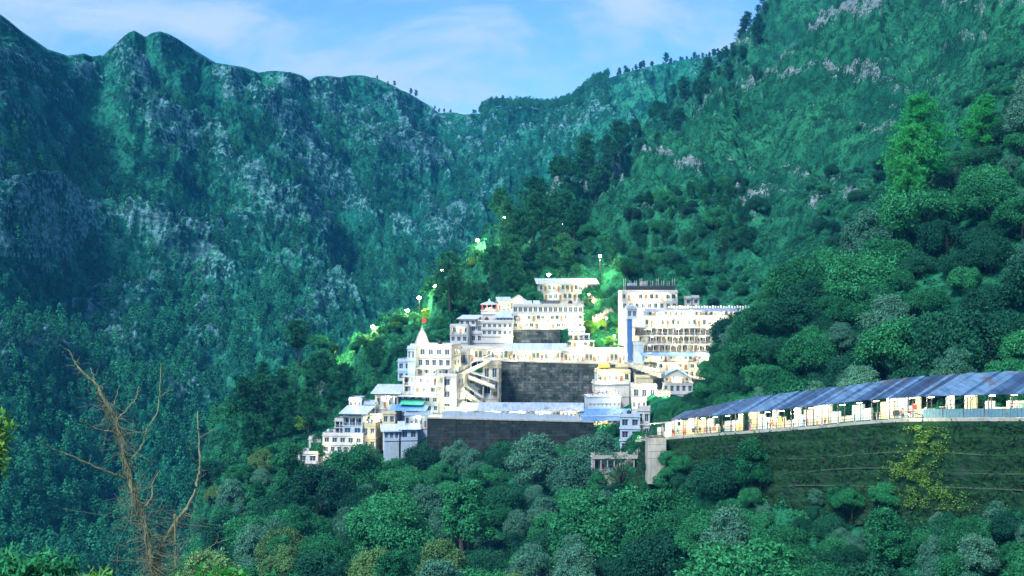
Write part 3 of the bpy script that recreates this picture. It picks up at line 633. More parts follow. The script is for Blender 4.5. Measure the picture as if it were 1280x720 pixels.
# ---- houses trailing down to the lower left
B = Bld('stepped_house', 'lowest white house stepping down the slope in flat blocks under a blue sheet roof', 'house', 420, 590, 384, -10, 'white', 8)
B.block(370, 396, 568, 592, 0, 7, 2, 2, 'win', found=True); B.block(381, 404, 551, 569, 2.5, 7, 1, 2, 'win', found=True)
B.block(401, 453, 545, 568, 1.2, 9, 2, [6, 5], 'win', 'white', found=True); B.block(424, 450, 522, 545, 3.4, 7, 2, [2, 3], ['win', 'gallery'], 'bluewhite', roof='none', light=0)
B.block(413, 426, 528, 545, 4, 6, 2, 2, 'gallery', roof='flat'); B.block(449, 466, 533, 566, 4.4, 8, 2, 2, 'win', 'cream', found=True)
B.shed(424, 455, 518, 511, 2.6, 8, 'sheet_pale', .8); B.block(426, 448, 517.2, 522, 4.2, 5, 1, 5, 'win', 'bluewhite', roof='none')
point_light((B.X(455), -2, B.Z(548)), 260 * LP, B.o); point_light((B.X(400), -3, B.Z(560)), 180 * LP, B.o)
B.done()
B = Bld('roofed_hut', 'low white hut under two pale sheet roofs above the lower trees', 'hut', 500, 551, 381, 8, 'bluewhite', 7)
B.block(480, 499, 538, 551, 0, 5, 1, 3, 'win', roof='none', found=True); B.block(501, 522, 536, 551, .4, 5.4, 1, 2, 'win', roof='none', found=True)
B.shed(478, 500, 539, 532.5, -.3, 6, 'sheet_pale', .5); B.shed(500, 524, 537, 529.5, 0, 6.3, 'sheet_pale', .5); B.done()
B = Bld('sheet_roof_house', 'white house with a bright sheet roof and side terrace left of the temple block', 'house', 482, 512, 395, -8, 'white', 10)
B.block(468, 498, 494, 512, 0, 8, 1, 4, 'gallery', roof='none', found=True, light=3); B.block(456, 470, 505, 519, -1.5, 6, 1, 3, 'gallery', 'bluewhite', found=True)
B.shed(466, 500, 492, 483, -.8, 9, 'sheet_pale', .6); B.done()
B = Bld('terrace_house', 'small white cube house under the sheet roof house', 'house', 486, 530, 388, -5, 'cream', 8)
B.block(478, 494, 517, 531, 0, 6, 1, 2, 'win', found=True); B.done()
B = Bld('shop_house', 'small blue white house under the blue awning of the temple block', 'house', 522, 536, 384.5, 3, 'bluewhite', 6)
B.block(506, 540, 519, 536, 0, 5, 1, 6, 'hall', found=True, light=2); B.done()

# ---- stair house with zigzag flights
B = Bld('stair_house', 'white stair house with zigzag covered flights beside the dark stone wall', 'stair house', 595, 500, 402, -6, 'white', 8)
B.block(570, 582, 440, 500, 4, 8, 3, 1, ['win', 'blank', 'win'], found=True); B.block(602, 622, 456, 500, 3, 8, 2, 2, ['gallery', 'win'], 'concrete', roof='flat', found=True)
B.block(582, 602, 470, 500, 6, 8, 2, 2, 'win', 'bluewhite', roof='none', found=True)
for (a0, b0, a1, b1, yy) in ((568, 478, 602, 503, 0.0), (580, 464, 612, 449, 1.4), (584, 470, 618, 482, 2.2), (566, 489, 590, 507, -1.6)):
    z0, z1, x0, x1 = B.Z(b0), B.Z(b1), B.X(a0), B.X(a1)
    if x1 < x0: x0, x1, z0, z1 = x1, x0, z1, z0
    m = MB(); m.hexa([(x0, yy, z0 - 1.3), (x1, yy, z1 - 1.3), (x1, yy + 2, z1 - 1.3), (x0, yy + 2, z0 - 1.3)], [(x0, yy, z0 - .9), (x1, yy, z1 - .9), (x1, yy + 2, z1 - .9), (x0, yy + 2, z0 - .9)], M['concrete'])
    m.hexa([(x0, yy - .15, z0 - 1.0), (x1, yy - .15, z1 - 1.0), (x1, yy - .003, z1 - 1.0), (x0, yy - .003, z0 - 1.0)], [(x0, yy - .15, z0 + .1), (x1, yy - .15, z1 + .1), (x1, yy - .003, z1 + .1), (x0, yy - .003, z0 + .1)], M['white'])
    m.hexa([(x0 - .3, yy - .4, z0 + 1.4), (x1 + .3, yy - .4, z1 + 1.4), (x1 + .3, yy + 2.3, z1 + 1.7), (x0 - .3, yy + 2.3, z0 + 1.7)], [(x0 - .3, yy - .4, z0 + 1.5), (x1 + .3, yy - .4, z1 + 1.5), (x1 + .3, yy + 2.3, z1 + 1.8), (x0 - .3, yy + 2.3, z0 + 1.8)], M['sheet_pale'])
    for i in range(5):
        t = i / 4; xx = x0 + (x1 - x0) * t; zz = z0 + (z1 - z0) * t; m.box(xx - .06, xx + .06, yy - .1, yy + .02, zz + .1, zz + 1.42, M['white'])
    m.build('stair_flight', B.o)
point_light((B.X(590), -2, B.Z(462)), 300 * LP, B.o); point_light((B.X(585), -4, B.Z(492)), 260 * LP, B.o); B.done()

# ---- lit terrace arcade above the stone wall
B = Bld('terrace_arcade', 'long bright white arcade on the terrace over the dark stone wall', 'arcade', 680, 452, 421, 0, 'white', 3)
B.block(566, 640, 436, 452, 0, 9, 1, 14, 'hall', roof='flat', light=5); B.block(640, 705, 438, 452, -.5, 9.5, 1, 13, 'hall', roof='none', light=9)
B.block(705, 800, 440, 455, .5, 8, 1, 18, 'hall', roof='none', light=7)
B.gable(632, 706, 438, 430, -1, 9.5, 'sheet_pale', 'x', .7); B.shed(705, 800, 441, 436.5, 0, 8.4, 'sheet_pale', .5)
B.rail(B.X(604), B.X(770), -4.2, 0.2, 1.1, 2.0); B.done()
for px in (571, 607, 643, 677, 712, 745, 779): point_light(wp(px, 444, 414), 150 * LP)

# ---- houses on the upper left shoulder
B = Bld('corner_house', 'narrow white balcony house at the edge of the upper terrace', 'house', 575, 429, 436, -16, 'white', 6)
B.block(562, 585, 408, 429, 0, 8, 2, 3, ['win', 'gallery'], found=True, light=2); B.block(571, 593, 399, 408, 2.5, 6, 1, 3, 'win', roof='none'); B.shed(570, 594, 399, 394.5, 2, 6.5, 'sheet_pale', .5); B.done()
B = Bld('gabled_house', 'slim white house with a gable facing the valley on the upper terrace', 'house', 596, 429, 438, -10, 'white', 6)
B.block(588, 603, 405, 429, 0, 7, 2, 2, 'win', roof='none', found=True); B.gable(588, 603, 405, 399, 0, 7, 'sheet_pale', 'y', .4); B.done()
B = Bld('guest_house', 'white two storey guest house with rows of dark windows beside the gabled house', 'guest house', 621, 429, 436, -4, 'white', 6)
B.block(602, 641, 403, 429, 0, 9, 3, [5, 6, 6], ['blank', 'win', 'win'], found=True, slab=.35); point_light((B.X(640), -3, B.Z(420)), 260 * LP, B.o); B.done()
B = Bld('blue_roof_house', 'white upper house under a wide pale blue hipped roof', 'house', 632, 404, 444, -6, 'bluewhite', 8)
B.block(620, 646, 396, 404, 0, 8, 1, 6, 'win', roof='none', found=True)
x0, x1, y0, y1, z0, z1 = B.X(616), B.X(650), -1, 9, B.Z(396.5), B.Z(388); b = MB(); xm0, xm1 = x0 + 3.0, x1 - 3.0
b.add([(x0, y0, z0), (x1, y0, z0), (x1, y1, z0), (x0, y1, z0), (xm0, 4, z1), (xm1, 4, z1), (x0, y0, z0 - .15), (x1, y0, z0 - .15), (x1, y1, z0 - .15), (x0, y1, z0 - .15)], [(0, 1, 5, 4), (1, 2, 5), (2, 3, 4, 5), (3, 0, 4), (9, 8, 7, 6), (0, 6, 7, 1), (1, 7, 8, 2), (2, 8, 9, 3), (3, 9, 6, 0)], M['sheet_pale']); b.build('roof', B.o); B.done()
B = Bld('pavilion', 'small open pavilion with red columns at the top of the left cluster', 'pavilion', 611, 393, 452, 0, 'white', 9)
B.block(601, 622, 388, 393, 0, 6, 1, 3, 'blank', roof='none', found=True); x0, x1 = B.X(602), B.X(621)
for xx in np.linspace(x0 + .2, x1 - .2, 4):
    for yy in (.4, 5.4): B.column(xx, yy - .13, B.Z(388) + .1, B.Z(380.5) - B.Z(388) - .1, M['red'])
B.rail(x0, x1, .1, B.Z(388) + .1, .8); b = MB(); c = (x0 + x1) / 2; zz = B.Z(381)
b.lathe([(x1 - c + .6, 0), (x1 - c + .5, .25), ((x1 - c) * .6, .9), (.5, 1.35), (.35, 1.9), (.05, 2.3)], M['sheet_pale'], 12, (c, 2.9, zz)); b.build('roof', B.o); point_light((c, -.8, zz - 1.2), 160 * LP, B.o); B.done()
for (a, b_, pt, pr, pb, Y, yaw, lab) in ((622, 638, 377, 371.5, 392, 458, 6, 'cream gabled house behind the blue roofed one'), (637, 655, 376, 369, 390, 463, -8, 'white gabled house highest in the left cluster')):
    B = Bld('gabled_house', lab, 'house', (a + b_) / 2, pb, Y, yaw, 'cream' if a < 630 else 'white', 9); B.block(a, b_, pt, pb, 0, 7, 1, 3, 'win', roof='none', found=True); B.gable(a, b_, pt, pr, 0, 7, 'sheet_pale', 'y' if a > 630 else 'x', .4)
    point_light((0, -2.5, 2.5), 200 * LP, B.o); B.done()

# ---- long middle building with the sign board
B = Bld('lodge_building', 'long three storey white lodge with window rows and a board of letters on its roof', 'lodge', 685, 412, 442, 2, 'white', 5)
B.block(641, 729, 382.5, 412, 0, 11, 3, [13, 15, 14], ['gallery', 'gallery', 'win'], light=5, slab=.5, winf=(.72, .6))
b = MB(); x0, x1 = B.X(675), B.X(701); z0 = B.Z(381); b.box(x0, x1, 3.0, 3.1, z0 + .3, z0 + 1.5, M['iron'])
for i in range(13):
    xx = x0 + (x1 - x0) * (i + .5) / 13; b.box(xx - .20, xx - .08, 2.96, 2.997, z0 + .5, z0 + 1.3, M['white']); b.box(xx - .08, xx + .2, 2.96, 2.997, z0 + (.5, .85, 1.18)[i % 3], z0 + (.62, .97, 1.3)[i % 3], M['white'])
for xx in (x0 + .4, (x0 + x1) / 2, x1 - .4): b.box(xx - .06, xx + .06, 3.11, 3.22, z0 - .8, z0 + 1.4, M['iron'])
b.build('letter_board', B.o)
for p in (656, 667):
    m = MB(); xx = B.X(p); m.hexa([(xx, 2, B.Z(381)), (xx + 2.7, 2, B.Z(381)), (xx + 2.7, 4, B.Z(376)), (xx, 4, B.Z(376))], [(xx, 1.95, B.Z(381) + .1), (xx + 2.7, 1.95, B.Z(381) + .1), (xx + 2.7, 3.95, B.Z(376) + .1), (xx, 3.95, B.Z(376) + .1)], M['sheet_pale'])
    m.box(xx + .2, xx + .3, 3.8, 3.9, B.Z(384), B.Z(376.5), M['iron']); m.box(xx + 2.4, xx + 2.5, 3.8, 3.9, B.Z(384), B.Z(376.5), M['iron']); m.build('solar_panel', B.o)
point_light((B.X(717), -3, B.Z(405)), 900 * LP, B.o); point_light((B.X(680), -4, B.Z(408)), 300 * LP, B.o); B.done()
rampart('retaining_wall', 'whitewashed rubble wall under the long lodge', 639, 700, 412.5, 412.5, 431, 438, 'stone', 4)
B = Bld('stepped_terrace', 'stack of pale blue terrace slabs right of the whitewashed wall', 'terrace', 725, 434, 438, 4, 'bluewhite', 4)
B.block(709, 743, 426, 434, 0, 7, 1, 5, 'hall', roof='none', light=2); B.block(711, 738, 418, 426, 2, 6, 1, 4, 'hall', roof='none'); B.block(713, 733, 412, 418, 4, 5, 1, 3, 'win'); B.done()
# ---- upper lodge
B = Bld('hill_lodge', 'two storey white lodge with a pale sloping roof highest on the hillside', 'lodge', 708, 376, 478, 3, 'white', 8)
B.block(674, 746, 354, 376, 0, 9, 2, [12, 13], ['gallery', 'gallery'], roof='none', light=3, found=True); B.shed(672, 747, 355, 348, -1, 11, 'sheet_pale', .6); B.done()

# ---- right hand complex
B = Bld('office_building', 'white building carrying an open steel frame on its roof', 'building', 812, 388, 440, 2, 'white', 16)
B.block(777, 847, 365.5, 388, 0, 10, 2, [9, 10], ['win', 'gallery'], light=5, found=True)
b = MB(); x0, x1, z0, z1 = B.X(782), B.X(844), B.Z(365) + .9, B.Z(350)
for i in range(10):
    xx = x0 + (x1 - x0) * i / 9
    for yy in (1, 5.5): b.box(xx - .09, xx + .09, yy - .09, yy + .09, z0 - .7, z1 + (.6 if i % 3 == 0 else -.2), M['steel'])
for zz in (z0 + 1.6, z1 - .8):
    for yy in (1, 5.5): b.box(x0, x1, yy - .05, yy + .05, zz, zz + .12, M['iron'])
b.build('roof_frame', B.o); m = MB(); m.box(B.X(786), B.X(797), 2, 4.5, z0 - .6, z0 + 2.2, M['bluewhite']); m.box(B.X(802), B.X(809), 2, 4.5, z0 - .6, z0 + 2.9, M['white']); m.build('roof_room', B.o)
m = MB(); m.box(x0, x1, .55, .62, z0 - .5, z0 + 1.3, M['iron']); m.build('roof_screen', B.o)
point_light((B.X(808), -3, B.Z(378)), 420 * LP, B.o); B.done()
for (a, b_, pt, pb) in ((857, 864, 373, 382), (866, 874, 372, 382)):
    B = Bld('tank_house', 'small white box hut among the trees above the long complex' if a > 860 else 'smaller white box hut beside its twin above the long complex', 'hut', (a + b_) / 2, pb, 446, 5, 'white', 9); B.block(a, b_, pt, pb, 0, 2.2, 1, 1, 'win', found=True, side=0); B.done()
B = Bld('pilgrim_complex', 'large terraced white complex with stacked colonnades and a blue corner tower', 'complex', 855, 472, 406, 3, 'white', 10)
B.block(820, 934, 389, 399, 16, 12, 1, 17, 'gallery', roof='none', light=6, slab=.6); B.block(814, 924, 399, 411, 14, 14, 1, 16, 'gallery', light=5)
B.block(799, 912, 411, 421, 10, 17, 1, 16, 'gallery', roof='none', light=1, deep=5.0, back='concrete'); B.block(803, 903, 421, 431.5, 7.5, 18, 1, 14, 'gallery', roof='none', light=1, deep=5.0, back='concrete')  # concrete back walls put the dark of shade into the deep middle galleries
B.block(797, 901, 431.5, 443, 5, 20, 1, 14, 'gallery', roof='none', light=1, deep=5.0, back='concrete'); B.block(806, 900, 443, 453, 1.5, 22, 1, 15, 'hall', roof='none', light=6); B.block(822, 902, 453, 473, -1, 24, 2, [12, 10], ['hall', 'hall'], roof='none', light=7, found=True)
B.shed(803, 900, 445.5, 441.5, -.5, 4, 'sheet_blue', .3, 'canopy'); B.shed(818, 936, 391, 387, 14.6, 5, 'sheet', .5)
B.block(786.3, 792.2, 399, 441, 4, 3, 4, 1, 'blank', 'blue', roof='none', slab=.06, found=True); B.block(785.5, 798, 386, 399, 3.6, 5, 1, 2, 'win', 'bluewhite')
B.block(793.5, 806, 431, 455, 3, 6, 1, 1, 'blank', 'bluewhite', found=True)
m = MB()
for i in range(30):
    xx = B.X(846) + i * .95; hh = (.7, .95, .8)[i % 3]; m.box(xx, xx + .55, 16.4, 16.5, B.Z(388) + .45, B.Z(388) + .45 + hh, M['frame'])
m.box(B.X(845), B.X(888), 16.52, 16.62, B.Z(388) + .3, B.Z(388) + 1.5, M['iron']); m.build('letter_board', B.o)
for k, (pa, ya, pb_, yb, y) in enumerate(((940, 390, 921, 430, 11),)):
    m = MB(); x0, x1, z0, z1 = B.X(pb_), B.X(pa), B.Z(yb), B.Z(ya); n = 22
    for i in range(n):
        xa = x0 + (x1 - x0) * i / n; xb = x0 + (x1 - x0) * (i + 1) / n; za = z0 + (z1 - z0) * i / n; m.box(xa, xb, y, y + 3, za - 2.5, za + (z1 - z0) / n, M['white'])
    for yy in (y - .25, y + 3.0): m.hexa([(x0, yy, z0 - 2.5), (x1, yy, z1 - 2.5), (x1, yy + .2, z1 - 2.5), (x0, yy + .2, z0 - 2.5)], [(x0, yy, z0 + 1.3), (x1, yy, z1 + 1.6), (x1, yy + .2, z1 + 1.6), (x0, yy + .2, z0 + 1.3)], M['white'])
    m.build('staircase', B.o)
for px, py, y, pw in ((865, 393, 11, 900), (835, 405, 9, 420), (910, 403, 8, 520), (925, 415, 6, 420), (850, 425, 1, 260), (880, 437, -1, 300), (815, 455, -4, 300), (860, 460, -7, 420), (890, 468, -6, 380)): point_light((B.X(px), y, B.Z(py)), pw * LP, B.o)
B.done()
d = empty('satellite_dish', wp(805, 432, 404), R(20)); tag(d, 'white satellite dish on the terrace beside the blue tower', 'dish'); m = MB()
V = []; Q = []; nr, na = 5, 16
for j in range(nr + 1):
    for k in range(na):
        r_ = 1.25 * j / nr; a = 2 * math.pi * k / na; V.append((r_ * math.cos(a), -.35 * (r_ / 1.25) ** 2, r_ * math.sin(a)))
for j in range(nr):
    for k in range(na): Q.append((j * na + k, j * na + (k + 1) % na, (j + 1) * na + (k + 1) % na, (j + 1) * na + k))
m.add(V, Q, M['white']); m.add([(x, y + .05, z) for x, y, z in V], [q[::-1] for q in Q], M['white']); o = m.build('reflector', d, loc=(0, 0, 1.9)); o.rotation_euler = (R(25), 0, 0)
m = MB(); m.tube([(0, .3, -.6), (0, .3, 1.7)], .07, M['steel'], 6); m.tube([(0, .25, 1.2), (0, -1.1, 2.2)], .03, M['steel'], 5); m.build('mast', d)

# ---- terraces in front of the complex
B = Bld('yellow_pavilion', 'cream and yellow terrace building beside the top of the stone wall', 'building', 766, 496, 402, 3, 'cream', 8)
B.block(744, 787, 480, 496, 0, 9, 1, 6, 'blank', 'white', found=True, slab=.4); B.block(748, 790, 466, 480, 3, 8, 1, 6, 'gallery', 'cream', light=7); B.block(752, 764, 460, 466, 4.5, 4, 1, 2, 'win', 'yellow', roof='flat'); B.block(774, 788, 460, 466, 4.5, 4, 1, 2, 'blank', 'cream', roof='flat')
point_light((B.X(758), -1, B.Z(472)), 480 * LP, B.o); B.done()
B = Bld('crowd_terrace', 'white vented block whose railed roof terrace carries a crowd', 'building', 756, 512, 392, 4, 'bluewhite', 8)
B.block(735, 776, 496, 512, 0, 9, 1, 8, 'win', 'bluewhite', roof='none', found=True, winf=(.3, .22)); B.rail(B.X(735), B.X(776), .1, B.Z(496) + .1, 1.1, 1.0); point_light((B.X(770), -3, B.Z(492)), 220 * LP, B.o); B.done()
B = Bld('awning_shop', 'shop row under a bright blue awning at the foot of the crowd terrace', 'shop', 756, 534, 382, 3, 'white', 7)
B.block(727, 780, 520, 534, 0, 8, 1, 8, 'hall', 'cream', roof='none', found=True, light=5); B.shed(727, 790, 525, 513, -2.4, 7, 'sheet_blue', .3, 'awning'); B.done()
B = Bld('low_house', 'low white house with two dark windows between the terraces', 'house', 805, 500, 398, 0, 'white', 7)
B.block(790, 821, 483, 500, 0, 7, 1, 3, 'win', found=True); B.block(796, 818, 473, 483, 4, 6, 1, 3, 'blank', 'cream'); point_light((B.X(812), -3, B.Z(486)), 320 * LP, B.o); B.done()
B = Bld('domed_house', 'pale house under a blue gabled roof in front of the long complex', 'house', 846, 506, 396, -4, 'white', 7)
B.block(829, 866, 479, 506, 0, 9, 2, [4, 5], ['win', 'win'], found=True, roof='none'); B.block(831, 862, 471, 479, .5, 8, 1, 6, 'hall', 'white', roof='none', light=5); B.gable(829, 862, 471.5, 461.5, .3, 8.4, 'sheet_blue', 'y', .6); B.done()
B = Bld('tower_house', 'narrow pale blue tower house standing below the shop row', 'house', 792, 566, 362, -8, 'bluewhite', 8)
B.block(775, 800, 521, 566, 0, 7, 3, 2, 'win', found=True); B.block(796, 812, 514, 550, 1.5, 7, 2, 2, 'win', 'white', found=True); point_light((B.X(800), -3, B.Z(545)), 130 * LP, B.o); B.done()
# ---- corridor sheds and panel fence on the lower wall
B = Bld('corridor_shed', 'long white shed under a blue grey roof along the top of the lower wall', 'shed', 662, 527, 386, -3, 'white', 2)
B.block(600, 726, 512, 527, 0, 6, 1, 24, 'hall', roof='none', light=6); B.shed(598, 728, 513.5, 506, -1.2, 8, 'sheet', .4); B.done()
B = Bld('corridor_shed', 'shorter pale roofed shed next to the foot of the temple block', 'shed', 580, 524, 389, 5, 'white', 3)
B.block(560, 601, 512, 524, 0, 5, 1, 8, 'hall', roof='none', light=6); B.shed(558, 603, 513, 506, -1, 7, 'sheet_pale', .4); B.done()
a = wp(553, 524, 379.3); b_ = wp(724, 530, 379.3); fo = empty('panel_fence', a); tag(fo, 'blue grey sheet panel fence along the top edge of the lower wall', 'fence'); m = MB(); pm = MB(); n = 30
for i in range(n):
    xa = (b_.x - a.x) * i / n; za = (b_.z - a.z) * i / n; hgt = 2.7 if i % 7 else 2.4; m.box(xa + .06, xa + (b_.x - a.x) / n - .06, 0, .05, za + .1, za + hgt, M['bluewhite']); pm.box(xa - .05, xa + .05, -.03, .09, za, za + 2.9, M['steel'])
m.build('panel', fo); pm.build('fence_post', fo)
# ---- stair railing, lit path
def stair_run(name, label, p0, q0, p1, q1, Y, Y2, wd, cat='stairs', rail=True):
    a = wp(p0, q0, Y); b = wp(p1, q1, Y2); o = empty(name, a); tag(o, label, cat); d = b - a; n = max(8, int(abs(d.z) / .35)); h = Vector((d.x, d.y, 0)); s = Vector((-h.y, h.x, 0)).normalized() * wd / 2; m = MB()
    for i in range(n):
        f0, f1 = i / n, (i + 1) / n; zt = max(d.z * f0, d.z * f1); pa = h * f0; pb = h * f1; zb = min(d.z * f0, d.z * f1) - 1.0
        m.hexa([(*(pa - s).xy, zb), (*(pb - s).xy, zb), (*(pb + s).xy, zb), (*(pa + s).xy, zb)], [(*(pa - s).xy, zt), (*(pb - s).xy, zt), (*(pb + s).xy, zt), (*(pa + s).xy, zt)], M['concrete'])
    m.build('steps', o)
    if rail:
        r_ = MB()
        for sg in (-1, 1):
            for zz in (.5, 1.05): r_.bar(s * sg * .96 + Vector((0, 0, zz)), d + s * sg * .96 + Vector((0, 0, zz)), .06, .06, M['white'])
            for i in range(n // 2 + 1):
                t = 2 * i / n; p = d * t + s * sg * .96; r_.bar(p, p + Vector((0, 0, 1.1)), .22, .22, M['white'])
        r_.build('railing', o)
    return o
stair_run('staircase', 'broad stair with a row of white posts descending to the terraces', 786, 452, 832, 468, 411, 398, 4)
stair_run('staircase', 'lit zigzag path climbing beside the upper lodge', 766, 394, 743, 373, 462, 476, 1.8, 'path')
stair_run('staircase', 'lower leg of the lit path among the yellow green trees', 743, 399, 762, 389, 455, 463, 1.5, 'path')
stair_run('staircase', 'grey ramp stair dropping from the pier to the lower building', 812, 548, 774, 583, 340, 334, 3.2)
B = Bld('ramp_house', 'half ruined pale building at the bottom of the ramp stair', 'house', 768, 592, 334, 4, 'concrete', 8)
B.block(742, 802, 573, 592, 0, 6, 1, 7, 'gallery', 'concrete', roof='flat', found=True); B.done()

# ---- small clutter on the roofs
def water_tank(px, py, Y, y, r_, h, mat, label):
    o = empty('water_tank', wp(px, py, Y) + Vector((0, y, 0))); tag(o, label, 'water tank'); m = MB(); m.lathe([(r_ * .96, 0), (r_, .08), (r_, h * .3), (r_ * .95, h * .34), (r_, h * .38), (r_, h * .75), (r_ * .6, h * .94), (r_ * .3, h)], M[mat], 14); m.build('tank', o, True); m = MB(); m.lathe([(r_ * .32, 0), (r_ * .32, .12), (r_ * .1, .16)], M[mat], 10, (0, 0, h + .003)); m.build('lid', o)
    m = MB(); m.tube([(r_ * 1.05, 0, .3), (r_ * 1.3, 0, .3), (r_ * 1.3, 0, -.6)], .05, M['steel'], 6); m.build('pipe', o)
for px, py, Y, y, r_, h, mt, lb in ((548, 433.2, 392, 9, .8, 1.7, 'iron', 'black water tank on the roof of the temple block'), (513, 435.2, 392, 4.4, .55, 1.2, 'white', 'white water tank on the small tower of the temple block'), (392, 550.4, 384, 6.5, .7, 1.4, 'iron', 'black water tank on the lowest roof of the stepped house'), (407, 544.4, 384, 6, .6, 1.3, 'white', 'white water tank on the middle roof of the stepped house'),
  (456, 532.2, 384, 8, .6, 1.3, 'blue', 'blue water tank on the cream block of the stepped house'), (608, 402.4, 436, 5, .75, 1.5, 'iron', 'black water tank on the guest house roof'), (714, 381.8, 442, 7, .8, 1.6, 'iron', 'black water tank on the long lodge roof'), (722, 381.8, 442, 7, .7, 1.4, 'white', 'white water tank on the long lodge roof'), (836, 364.6, 440, 8.4, .8, 1.6, 'iron', 'black water tank behind the roof frame'), (792, 385.2, 406, 6.5, .55, 1.2, 'white', 'white tank on top of the blue tower'),
  (806, 472.4, 398, 6, .7, 1.4, 'iron', 'black water tank on the low house between the terraces'), (750, 465.2, 402, 8, .55, 1.2, 'white', 'white water tank on the yellow pavilion'), (788, 520.2, 362, 4, .7, 1.4, 'iron', 'black water tank on the narrow tower house'), (574, 439.2, 402, 8, .6, 1.3, 'iron', 'black water tank on the stair house')):
    water_tank(px, py, Y, y, r_, h, mt, lb)
for (p0, p1, pt, pb, Y, yaw, wl, lab) in ((462, 479, 520, 535, 392, 6, 'white', 'plain white cube house between the stepped house and the temple block'), (436, 452, 500, 511, 400, -6, 'bluewhite', 'small pale blue house tucked behind the stepped house roof'), (823, 838, 492, 505, 390, 4, 'cream', 'cream porch house in front of the domed house'), (790, 808, 500, 512, 386, -5, 'white', 'white shed house over the narrow tower house')):
    B = Bld('small_house', lab, 'house', (p0 + p1) / 2, pb, Y, yaw, wl, 9); B.block(p0, p1, pt, pb, 0, 6, 1, 3, 'gallery' if wl == 'cream' else 'win', found=True, light=3 if wl == 'cream' else 0); point_light((0, -2.5, 2.5), 160 * LP, B.o); B.done()
# ------------------------------------------------------------------ covered walkway, its wall, pier
W0 = Vector((30.6, 270.0, (360 - 548) / F * 270)); W1 = Vector((76.6, 185.0, (360 - 522) / F * 185))
WD = (W1 - W0); WL = Vector((WD.x, WD.y, 0)).length; wu = Vector((WD.x, WD.y, 0)) / WL; wn = Vector((wu.y, -wu.x, 0))      # wn points to the open valley side
if wn.y > 0: wn = -wn
wyaw = math.atan2(wu.y, wu.x); LEN = WL * 1.34
def wz(s):                                                       # deck height along the walk, local to W0
    t = s / WL; pts = [(0, W0.z), (.25, (360 - 541) / F * 248.75), (.5, (360 - 533.5) / F * 227.5), (.75, (360 - 523.5) / F * 206.3), (1, W1.z), (1.4, W1.z + 4.0)]
    return float(pchip([p[0] for p in pts], [p[1] for p in pts], np.array([t]))[0]) - W0.z
# local frame: x along the walk (towards the camera), y to the hill side (away from the valley)
hy = Vector((-wn.x, -wn.y, 0))
def wloc(s, y, z): return W0 + wu * s + hy * y + Vector((0, 0, z))
flip = wu.cross(hy).z < 0
def strip(mb, s0, s1, y0, y1, zf0, zf1, mat, n=40):
    for i in range(n):
        a, b = s0 + (s1 - s0) * i / n, s0 + (s1 - s0) * (i + 1) / n
        low = [wu * a + hy * y0, wu * b + hy * y0, wu * b + hy * y1, wu * a + hy * y1]
        lo = [p + Vector((0, 0, zf0(s))) for p, s in zip(low, (a, b, b, a))]; hi = [p + Vector((0, 0, zf1(s))) for p, s in zip(low, (a, b, b, a))]
        if flip: lo, hi = lo[::-1], hi[::-1]
        mb.hexa(lo, hi, mat)
walk = empty('covered_walkway', W0); tag(walk, 'long covered walkway with a blue grey sheet roof and bright lights along the hillside', 'walkway')
m = MB(); strip(m, -6, LEN, -.35, 6.2, lambda s: wz(s) - .5, lambda s: wz(s), M['concrete']); m.build('deck', walk)
rw = random.Random(12); sw = -6.0
while sw < LEN - 1:
    lw_ = rw.uniform(1.0, 3.2); e_ = min(sw + lw_, LEN); k_ = rw.random(); far_ = sw / WL
    if k_ > (.05 if far_ < .75 else .25):
        mt_ = M[rw.choice(['cream', 'white', 'white', 'cream', 'cream', 'frame', 'bluewhite'])]; top_ = rw.choice([3.9, 3.9, 2.4, 1.4, 3.2]); m = MB()
        strip(m, sw + .03, e_ - .03, 5.6 + rw.uniform(-.05, .05), 6.0, lambda s: wz(s) + .004, lambda s: wz(s) + top_, mt_, 2); m.build('back_panel', walk)
    sw = e_
# roof in overlapping sheets, each a little different
rr = random.Random(5); rsh = MB(); s = 8.0
while s < LEN:
    L_ = rr.uniform(.8, 1.7); a, b = s, s + L_ + .12; dz = rr.uniform(-.03, .06); e0 = 3.55 + dz; e1 = 6.9 + dz + rr.uniform(-.12, .12)
    taper = min(1, (s - 4) / 22); y1 = -.9 + 8.2 * (.35 + .65 * taper)
    pts = [wu * a + hy * -.95, wu * b + hy * -.95, wu * b + hy * y1, wu * a + hy * y1]
    zz = [wz(a) + e0, wz(b) + e0, wz(b) + e0 + (e1 - e0) * (.35 + .65 * taper), wz(a) + e0 + (e1 - e0) * (.35 + .65 * taper)]
    lo = [p + Vector((0, 0, z)) for p, z in zip(pts, zz)]; hi = [p + Vector((0, 0, .07)) for p in lo]
    if flip: lo, hi = lo[::-1], hi[::-1]
    rsh.hexa(lo, hi, M['walk_sheet%d' % rr.randrange(4)])
    s += L_
rsh.build('roof', walk)
m = MB(); strip(m, -5, 8.6, -.8, 4.5, lambda s: wz(s) + 3.2, lambda s: wz(s) + 3.32, M['white'], 8); m.build('end_roof', walk)
